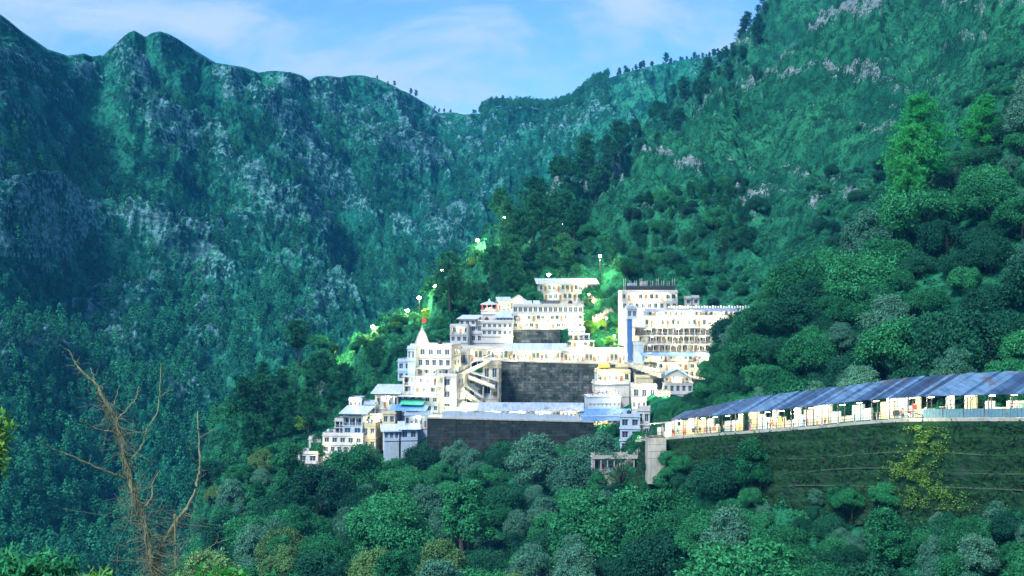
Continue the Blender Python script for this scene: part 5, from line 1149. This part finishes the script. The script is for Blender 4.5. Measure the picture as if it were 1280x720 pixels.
o = merged('shrubbery', spur_pts[3000:], [a for a, b in BB], [b for a, b in BB], M['mass_green'], .35, 1.2, 29)
tag(o, 'light green low scrub dotted over the grassy rocky slope', 'shrubs', None, 'stuff')
def wund(px, t, p):
    q = to_px(p)
    if 4.0 < t < 8.0 and px > 500: 
        return 1.0 if (px > 905 and wdist(p) > 8.6) else 0
    if px > 955 and t > 3.99: return 0
    return 1.0
o = merged('undergrowth', density_pts(5600, 230, 1330, 3.1, 9.4, wund, 25), [a for a, b in BB], [b for a, b in BB], M['mass_green'], .6, 1.35, 26)
tag(o, 'green undergrowth filling the gaps between the trees', 'undergrowth', None, 'stuff')
def wridge(px, t, p): return .35 + .6 * float(perlin(np.array([p.x / 12.]), np.array([p.y / 12.]))[0])
o = merged('ground_cover', density_pts(3800, 240, 720, 8.9, 12.0, wridge, 27), [a for a, b in BB], [b for a, b in BB], M['mass_green'], .5, 1.3, 28)
tag(o, 'low green scrub over the descending ridge', 'scrub', None, 'stuff')

# bushes added round the ridge lamps to catch light and widen the lit patches
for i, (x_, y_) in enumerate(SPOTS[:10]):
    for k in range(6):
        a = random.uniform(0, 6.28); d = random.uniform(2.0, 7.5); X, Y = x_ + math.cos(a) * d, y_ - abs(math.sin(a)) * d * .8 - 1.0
        plant(random.choice(LM + BL), Vector((X, Y, ground_z(X, Y))), random.uniform(.30, .55), 'yellow green bush added close by a ridge street lamp to catch its light', 'bush', 'bushes added to catch the ridge lamp light', .4, name='bush')
# ------------------------------------------------------------------ people
def person_mesh(seed, stride, armswing, skin_m, top_m, low_m):
    j = {'pel': (0, 0, .92), 'chest': (0, 0, 1.30), 'neck': (0, 0, 1.47), 'head': (0, .02, 1.60), 'crown': (0, .01, 1.70)}
    for s, sx in (('l', -1), ('r', 1)):
        f = stride * sx
        j['hip' + s] = (.10 * sx, 0, .88); j['knee' + s] = (.11 * sx, .16 * f + .03, .49); j['ank' + s] = (.11 * sx, .34 * f - .02, .09); j['toe' + s] = (.12 * sx, .34 * f + .16, .03)
        j['sho' + s] = (.19 * sx, 0, 1.40); j['elb' + s] = (.25 * sx, -.12 * f * armswing - .02, 1.12); j['wri' + s] = (.24 * sx, -.20 * f * armswing + .10, .88); j['han' + s] = (.24 * sx, -.20 * f * armswing + .13, .80)
    rad = {'pel': .15, 'chest': .16, 'neck': .055, 'head': .095, 'crown': .075, 'hip': .095, 'knee': .062, 'ank': .042, 'toe': .035, 'sho': .07, 'elb': .045, 'wri': .032, 'han': .03}
    names = list(j); ix = {n: i for i, n in enumerate(names)}
    E = [('pel', 'chest'), ('chest', 'neck'), ('neck', 'head'), ('head', 'crown')]
    for s in 'lr': E += [('pel', 'hip' + s), ('hip' + s, 'knee' + s), ('knee' + s, 'ank' + s), ('ank' + s, 'toe' + s), ('chest', 'sho' + s), ('sho' + s, 'elb' + s), ('elb' + s, 'wri' + s), ('wri' + s, 'han' + s)]
    me = bpy.data.meshes.new('body'); me.from_pydata([j[n] for n in names], [(ix[a], ix[b]) for a, b in E], [])
    o = bpy.data.objects.new('body_tmp', me); COL.objects.link(o); md = o.modifiers.new('skin', 'SKIN'); sv = me.skin_vertices[0].data
    for n in names:
        r_ = rad.get(n) or rad[n[:-1]]; sv[ix[n]].radius = (r_, r_ * (.75 if n in ('pel', 'chest') else 1)); sv[ix[n]].use_root = n == 'pel'
    ss_ = o.modifiers.new('sub', 'SUBSURF'); ss_.levels = 1; ss_.render_levels = 1
    dg = bpy.context.evaluated_depsgraph_get(); nm = bpy.data.meshes.new_from_object(o.evaluated_get(dg)); bpy.data.objects.remove(o)
    nm.name = 'body'; nm.materials.clear()
    for m in (skin_m, top_m, low_m): nm.materials.append(m)
    for p in nm.polygons:
        z = p.center.z; x = abs(p.center.x); p.material_index = 0 if z > 1.46 or (x > .17 and z < .92 and z > .7) else 1 if z > .90 else 2; p.use_smooth = True
    return nm
CL = {'red': (.55, .04, .03), 'orange': (.70, .22, .03), 'white': (.70, .70, .68), 'blue': (.05, .12, .42), 'green': (.04, .28, .10), 'yellow': (.70, .52, .06), 'dark': (.03, .03, .04), 'pink': (.60, .16, .26)}
CM = {k: plain(k + '_cloth', v, .85) for k, v in CL.items()}; SKIN = plain('skin', (.28, .15, .09), .6); HAIR = plain('black_hair', (.012, .010, .010), .6)
PB = [person_mesh(i, st, 1.0, SKIN, CM['white'], CM['dark']) for i, st in enumerate((0.15, .7, 1.0))]
hm = MB(); hm.lathe([(.02, -.10), (.085, -.07), (.112, .0), (.10, .07), (.06, .115), (.01, .125)], HAIR, 10); HM = hm.mesh('hair', True)
pr = random.Random(21)
def person(loc, place, group, rz=None):
    top = pr.choice(list(CL)); low = pr.choice(['dark', 'blue', 'white', 'dark', 'red', 'orange'])
    o = empty('person', loc, pr.uniform(0, 6.28) if rz is None else rz); s = pr.uniform(.92, 1.05); o.scale = (s, s, s); tag(o, 'person in %s top and %s lower clothes %s' % (top, low, place), 'person', group)
    me = pr.choice(PB).copy(); me.materials[1] = CM[top]; me.materials[2] = CM[low]; b = link('body', me, o); link('hair', HM, o, (0, -.012, 1.655))
for i in range(34):
    s = pr.uniform(1, WL * .98); person(wloc(s, pr.uniform(.3, 3.2), wz(s) + .005), 'on the lit covered walkway', 'people on the covered walkway', wyaw + pr.choice((-1, 1)) * 1.57 + pr.uniform(-.4, .4))
BT = wp(756, 496, 392)
for i in range(16): person(wp(735.5 + i * 2.5 + pr.uniform(-.8, .8), 496, 392) + Vector((0, .6 + pr.uniform(0, 2.5), .11)), 'on the roof of the crowd terrace', 'people on the crowd terrace')
for i in range(16): 
    px = 608 + i * 9.6 + pr.uniform(-3, 3); p = wp(px, 451 + (px - 602) * .029, 415); person(p + Vector((0, pr.uniform(.9, 2.6), .45)), 'on the bright terrace above the stone wall', 'people on the bright terrace')
# ------------------------------------------------------------------ more trees set out by hand
def near_tree(px, py, Y, proto, s, label, cat='tree', sink=.3):
    X = (px - 640) / F * Y; z = ground_z(X, Y); plant(proto, Vector((X, Y, z)), s, label, cat, None, sink)
def palm(seed, h=5.5):
    r_ = np.random.default_rng(seed); root = empty('palm_tree', (0, -9999, 0)); b = MB(); b.tube([(0, 0, -2), (.1, 0, h * .5), (.25, .1, h)], [.30, .24, .22], M['bark'], 8); Vs = []; Qs = []; o_ = 0
    for k in range(34):
        a = k * 2.4; el = r_.uniform(-.35, 1.25); d = np.array([np.cos(a) * np.cos(el), np.sin(a) * np.cos(el), np.sin(el)]); L_ = r_.uniform(2.4, 3.1); t = np.linspace(.08, 1, 22)
        ctr = np.array([.25, .1, h]) + d[None] * (t * L_)[:, None]; ctr[:, 2] -= (t ** 2) * (1.0 + .6 * np.cos(el)); sd_ = np.array([-np.sin(a), np.cos(a), 0])
        for sg in (-1, 1):
            D_ = d[None] * .6 + sd_[None] * sg * .9 + np.array([0, 0, -.25])[None]; V_, Q_ = diamonds(ctr, np.repeat(D_, 22, 0), np.tile([0, 0, 1.], (22, 1)), .62 * np.sin(np.pi * (.1 + .85 * t)) + .1, .11); Vs.append(V_); Qs.append(Q_ + o_); o_ += len(V_)
    link('trunk', b.mesh('trunk', True), root); link('fronds', np_mesh('fronds', np.concatenate(Vs), np.concatenate(Qs), M['leaf_dark']), root); return root
PALM = palm(5)
for px, Y, s, lb in ((385, 374, 1.0, 'palm tree at the corner of the lowest white house'), (408, 378, 1.1, 'palm tree rising out of the bushes before the lowest white house'), (383, 330, 1.2, 'palm in the dense wood under the lowest house'), (398, 322, 1.25, 'palm beside another palm in the dense wood'), (443, 290, 1.15, 'lone palm low in the dense wood')):
    near_tree(px, 0, Y, PALM, s, lb, 'palm tree', -1.2)
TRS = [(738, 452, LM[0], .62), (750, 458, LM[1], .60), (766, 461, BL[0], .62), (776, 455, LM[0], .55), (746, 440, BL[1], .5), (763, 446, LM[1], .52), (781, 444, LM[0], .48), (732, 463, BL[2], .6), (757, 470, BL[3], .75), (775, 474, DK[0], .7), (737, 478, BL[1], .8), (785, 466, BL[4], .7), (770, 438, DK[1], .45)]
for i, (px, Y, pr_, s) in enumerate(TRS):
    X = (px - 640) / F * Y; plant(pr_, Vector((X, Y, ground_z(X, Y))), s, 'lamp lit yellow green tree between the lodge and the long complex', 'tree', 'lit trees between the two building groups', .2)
near_tree(706, 0, 437.2, PF[0], .48, 'small dark conifer in front of the whitewashed wall', 'conifer', .2)
for i, (px, Y, pr_, s) in enumerate(((712, 470, DK[0], .42), (700, 468, BL[0], .36), (688, 467, DK[1], .36), (676, 467, BL[2], .40), (722, 469, BL[1], .40))):
    X = (px - 640) / F * Y; plant(pr_, Vector((X, Y, ground_z(X, Y))), s, 'bushy hedge tree in the strip between lodge and upper lodge', 'tree', 'hedge trees below the upper lodge', .1)
for i, (px, Y, pr_, s) in enumerate(((872, 300, BL[0], .50), (852, 318, DK[1], .42), (884, 330, BL[2], .6), (868, 350, DK[0], .6), (893, 352, BL[3], .7), (846, 345, BL[1], .42), (905, 372, DK[2], .8), (912, 395, BL[4], .95), (918, 412, DK[0], .9))):
    X = (px - 640) / F * Y; plant(pr_, Vector((X, Y, ground_z(X, Y))), s, 'tree on the bank between the covered walkway and the terraces', 'tree', 'trees on the bank behind the walkway end', .3)
for i, (px, Y, pr_, s) in enumerate(((738, 362, BL[0], .62), (752, 352, DK[1], .6), (764, 347, BL[2], .58), (728, 366, DK[0], .55), (745, 345, SV[0], .55), (783, 330, BL[3], .6), (815, 300, BL[1], .55), (835, 262, DK[2], .6), (853, 244, BL[4], .62), (877, 236, BL[1], .7), (903, 232, SV[1], .62), (930, 226, BL[0], .70), (955, 220, TL[0], .62), (975, 216, BL[2], .66), (842, 240, SV[2], .55), (990, 209, BL[3], .62), (1015, 203, SV[3], .55))):
    X = (px - 640) / F * Y; plant(pr_, Vector((X, Y, ground_z(X, Y))), s * 1.15, 'tree growing close against the foot of the walls', 'tree', 'trees at the foot of the walls', .4)
rs_ = random.Random(44)
for i in range(34):
    s_ = rs_.uniform(1, LEN) if i > 16 else rs_.uniform(0, WL * .42); u_ = rs_.uniform(.30, 1.0) if s_ < WL * .42 else rs_.uniform(.78, 1.02)
    plant(rs_.choice(BL + DK + SV[:1]), wloc(s_, -1.0 - u_ * 3.6 - .5, wz(s_) - .5 - u_ * Hh), rs_.uniform(.28, .5), 'green bush rooted in the lower courses of the grassy retaining wall', 'bush', 'shrubby trees on the grassy retaining wall', .6, name='bush')
for i in range(44):
    px = rs_.uniform(808, 905); Y = rs_.uniform(290, 372) if px > 840 else rs_.uniform(296, 340); X = (px - 640) / F * Y
    plant(rs_.choice(BL + DK), Vector((X, Y, ground_z(X, Y))), rs_.uniform(.28, .52), 'low green bush on the slope below the domed house', 'bush', 'bush trees below the domed house', .3, name='bush')
for i in range(30):
    px = rs_.uniform(735, 802); Y = rs_.uniform(345, 376); X = (px - 640) / F * Y
    plant(rs_.choice(BL + DK), Vector((X, Y, ground_z(X, Y))), rs_.uniform(.28, .48), 'green bush on the steep bank under the shop row', 'bush', 'bush trees under the shop row', .3, name='bush')
for i in range(46):
    s_ = rs_.uniform(WL * .3, LEN); p = wloc(s_, -rs_.uniform(4.5, 11), 0); p.z = ground_z(p.x, p.y)
    plant(rs_.choice(BL + BL + DK + SV), p, rs_.uniform(.30, .60), 'leafy bush crowding the foot of the grassy retaining wall', 'bush', 'bushes at the foot of the grassy wall', .5, name='bush')
for i in range(15):
    px = 545 + i * 13.5 + rs_.uniform(-5, 5); Y = rs_.uniform(362, 373); X = (px - 640) / F * Y
    plant(rs_.choice(BL + DK + SV), Vector((X, Y, ground_z(X, Y))), rs_.uniform(.55, 1.0), 'tree crowding the foot of the long dark lower wall', 'tree', 'trees at the foot of the lower wall', .3)
BARE = make_tree('bare_tree', 301, 4.2, 11.0, 3.0, 34, 900, .45, .18, M['leaf_dark'], nb=30, lobe=(.10, .22))
near_tree(776, 0, 318, BARE, 1.05, 'dark almost leafless tree with open branches in front of the ramp stair', 'tree', .4)
near_tree(800, 0, 300, BARE, .8, 'smaller almost leafless tree below the concrete pier', 'tree', .4)
# slender open tree before the tower house
near_tree(797, 0, 338, TL[1], .0 + .72, 'slender open tree rising in front of the narrow blue tower house')
near_tree(330, 0, 428, PN[1], .95, 'umbrella shaped pine standing clear on the slope left of the houses', 'pine tree')
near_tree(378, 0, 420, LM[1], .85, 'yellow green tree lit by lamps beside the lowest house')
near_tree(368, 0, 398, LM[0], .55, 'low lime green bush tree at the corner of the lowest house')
near_tree(694, 0, 700, PN[3], 1.1, 'lone pine on the saddle of the ridge against the blue valley head', 'pine tree')

# ------------------------------------------------------------------ the bare tree close by
DY = 25.0
def fp(cx_, cy_, dy=0.0): q = DY + dy; return wp(cx_ / 2.4, 420 + cy_ / 2.4, q)
dead = empty('dead_tree', fp(462, 760)); tag(dead, 'bare dead tree with twisted pale branches and tangled dry creepers', 'dead tree'); OD = dead.location.copy()
def smooth_path(pts, n=6):
    P = np.array([tuple(p) for p in pts]); t = np.arange(len(P)); tq = np.linspace(0, len(P) - 1, (len(P) - 1) * n + 1)
    Q_ = np.stack([pchip(t, P[:, k], tq) if len(P) > 2 else np.interp(tq, t, P[:, k]) for k in range(3)], 1); r_ = np.random.default_rng(int(abs(P[0, 0] * 1000)) % 9999); return Q_ + r_.normal(size=Q_.shape) * .009
def limb(mb, pts, r0, r1, dy0=0, dy1=0, mat='bark_dead', sides=8):
    n = len(pts); P = smooth_path([fp(x, y, dy0 + (dy1 - dy0) * i / (n - 1)) - OD for i, (x, y) in enumerate(pts)]); t = np.linspace(0, 1, len(P)); w_ = r0 + (r1 - r0) * t ** .8; w_ = w_ * (1 + .12 * np.sin(t * 37 + r0 * 900)); mb.tube(P, w_, M[mat], sides); return P
tm = MB(); spine = limb(tm, [(462, 800), (465, 720), (455, 690), (440, 600), (415, 520), (395, 450), (375, 360), (360, 290), (330, 220), (300, 165), (285, 140), (250, 110), (225, 80), (207, 40)], .078, .011)
tm.build('trunk', dead, True)
sm = MB(); sp2 = limb(sm, [(468, 780), (472, 700), (490, 620), (530, 555), (570, 500), (590, 440), (600, 380), (595, 300), (593, 225)], .060, .010, 0, 1.4); sm.build('trunk', dead, True)
BR = [([(286, 142), (278, 118), (272, 95)], .022, .008, 0, .2), ([(365, 300), (330, 288), (300, 282), (265, 265), (247, 248)], .040, .013, 0, -.7), ([(372, 428), (335, 412), (300, 400), (250, 375), (190, 350), (150, 335), (110, 303)], .050, .011, 0, -1.2),
 ([(352, 248), (385, 215), (410, 180), (415, 150)], .030, .010, 0, .6), ([(370, 297), (410, 290), (455, 285)], .030, .012, 0, .5), ([(393, 372), (415, 345), (430, 320), (440, 280), (470, 235), (478, 180), (483, 80)], .042, .010, 0, 1.0),
 ([(479, 185), (500, 168), (520, 157)], .018, .008, .8, 1.0), ([(590, 380), (576, 360), (570, 335)], .024, .010, 1.0, .7), ([(598, 305), (625, 290), (650, 275)], .018, .006, 1.1, 1.3), ([(432, 520), (455, 480), (460, 440), (478, 405)], .040, .014, 0, .4),
 ([(395, 375), (415, 395), (430, 420), (447, 428)], .022, .008, 0, .3), ([(320, 200), (300, 165), (285, 172), (270, 170)], .020, .008, 0, -.3), ([(332, 265), (310, 215), (285, 170)], .024, .009, 0, -.4), ([(340, 210), (350, 175), (360, 150)], .016, .006, 0, .3),
 ([(585, 668), (605, 655), (630, 632), (690, 605)], .026, .008, .6, .9), ([(640, 628), (655, 605), (652, 588)], .014, .005, .8, .9), ([(528, 700), (526, 620), (525, 535)], .050, .030, .3, .3), ([(268, 385), (272, 360)], .012, .006, -.8, -.8)]
for pts, r0, r1, a, b_ in BR:
    m = MB(); limb(m, pts, r0 * .62, r1 * .75, a, b_, 'bark_dead', 6); m.build('branch', dead, True)
tw = MB(); tw2 = MB(); r_ = np.random.default_rng(31)
def twigs(tw, path, n, i0, i1, L_, spread_, hang):
    for _ in range(n):
        k = r_.integers(int(i0 * len(path)), max(int(i1 * len(path)), int(i0 * len(path)) + 1)); p = path[k]; d = unit(1, r_)[0] * np.array([1.2, .8, .7]); d[2] -= hang; d /= np.linalg.norm(d); ln = L_ * r_.uniform(.4, 1.3); q = p + d * ln * .5 + r_.normal(size=3) * spread_ * ln; e = p + d * ln + r_.normal(size=3) * spread_ * ln * 1.5 + np.array([0, 0, -hang * ln * .3])
        rb_ = r_.uniform(.0035, .0075); tw.tube([p, (p + q) / 2 + r_.normal(size=3) * .03, q, e], [rb_, rb_ * .9, rb_ * .7, rb_ * .35], M['vine_dead'], 4, False)
twigs(tw, spine, 190, .10, .38, .52, .30, .30); twigs(tw, spine, 130, .40, .66, .36, .30, .40); twigs(tw2, sp2, 120, .08, .45, .50, .30, .25); twigs(tw, spine, 24, .66, .98, .22, .2, 0); twigs(tw2, sp2, 16, .5, .95, .25, .2, 0)
for _ in range(16):                                              # creeper stems wound up the trunk
    k0 = r_.integers(4, 30); seg = spine[k0:k0 + 26]; ph = r_.uniform(0, 6.28); P = seg + np.stack([np.cos(ph + np.arange(len(seg)) * .35), np.sin(ph + np.arange(len(seg)) * .35), np.zeros(len(seg))], 1) * (.045 + .03 * r_.random()) * np.linspace(1.2, .6, len(seg))[:, None]; tw.tube(P + r_.normal(size=P.shape) * .012, .008, M['vine_dead'], 4, False)
tw.build('dry_twig', dead, True); tw2.build('dry_twig', dead, True)
# ------------------------------------------------------------------ leafy shoots on the camera's own hillside
def shoots(name, label, px, py, Y, Rw, n_st, nl_, ll, lw, mat, seed, drop=1.6):
    r2 = np.random.default_rng(seed); c = wp(px, py, Y); root = empty(name, c - Vector((0, 0, drop))); tag(root, label, 'shrub'); b = MB(); P = []; D = []
    for k in range(n_st):
        a = r2.uniform(0, 6.28); e = np.array([np.cos(a) * Rw * r2.uniform(.2, 1), np.sin(a) * Rw * .5, drop + Rw * r2.uniform(-.5, .45)]); m_ = e * .55 + np.array([0, 0, .25 * drop]); b.tube([(0, 0, -.5), m_, e], [.02, .013, .005], M['bark'], 5, False)
        t = r2.random(nl_) ** .6; q = (1 - t)[:, None] * m_[None] + t[:, None] * e[None] + r2.normal(size=(nl_, 3)) * .05; P.append(q); dd = unit(nl_, r2); dd[:, 2] -= .25; D.append(dd + (e - m_)[None] * .4)
    P = np.concatenate(P); D = np.concatenate(D); V_, Q_ = diamonds(P, D, np.array([0, -.3, 1.0])[None] + r2.normal(size=P.shape) * .5, ll * (.6 + .7 * r2.random(len(P))), lw); b.build('stem', root, True); link('leaves', np_mesh('leaves', V_, Q_, mat), root); return root
shoots('leafy_shrub', 'bright green broad leaved shoots beside the foot of the dead tree', 272, 716, 20, .50, 12, 16, .15, .085, M['leaf_bright'], 41, 1.0)
shoots('leafy_shrub', 'feathery green bush in the bottom corner under the dead tree', 40, 716, 17, .62, 30, 60, .16, .045, M['leaf_green'], 42, 1.1)
shoots('leafy_shrub', 'paler green bush behind the feathery corner bush', 104, 730, 21, .50, 24, 50, .15, .045, M['leaf_lime'], 43, 1.2)
shoots('leafy_shrub', 'leafy sprig reaching in beside the edge of the picture above the corner bush', -8, 520, 15, .24, 9, 26, .12, .04, M['leaf_lime'], 44, 1.6)
shoots('leafy_shrub', 'thin sprig hanging at the picture edge halfway down the slope', -10, 560, 15, .22, 10, 30, .12, .045, M['leaf_lime'], 45, 1.5)
shoots('leafy_shrub', 'low leafy tips peeping up under the dead tree trunk', 350, 736, 30, .8, 26, 50, .17, .07, M['leaf_green'], 46, 1.5)
B = Bld('hut', 'tiny white hut on the valley floor behind the dead tree', 'hut', 172, 716, 700, 10, 'white', 20); B.block(167, 178, 709, 718, 0, 5, 1, 2, 'win', roof='none', found=True); B.gable(167, 178, 709, 705, 0, 5, 'sheet', 'x', .4); B.done()
for pr0 in list(bpy.data.objects):                               # patterns that were never planted
    if pr0.type == 'EMPTY' and pr0.location.y < -5000 and pr0.name not in PROTO_USED:
        for ch in list(pr0.children): bpy.data.objects.remove(ch)
        bpy.data.objects.remove(pr0)
# ------------------------------------------------------------------ air between the camera and the far slopes
def build_haze(density=0.000085):
    m, t, o = newmat('valley_air'); v = t.nodes.new('ShaderNodeVolumePrincipled')
    v.inputs['Color'].default_value = (0.06, 0.40, 1.0, 1); v.inputs['Density'].default_value = density; v.inputs['Anisotropy'].default_value = 0.0
    t.links.new(v.outputs[0], o.inputs['Volume'])
    b = MB(); zlo = float(GZ.min()) - 1.0; zhi = float(max(GZ.max(), 40)) + 25
    xm = float(np.abs(GX).max()) + 15
    b.box(-xm, xm, -30, float(GY.max()) + 15, zlo, zhi, m)
    h = b.build('haze'); tag(h, 'thin blue evening haze filling the valley', kind='stuff')
build_haze()
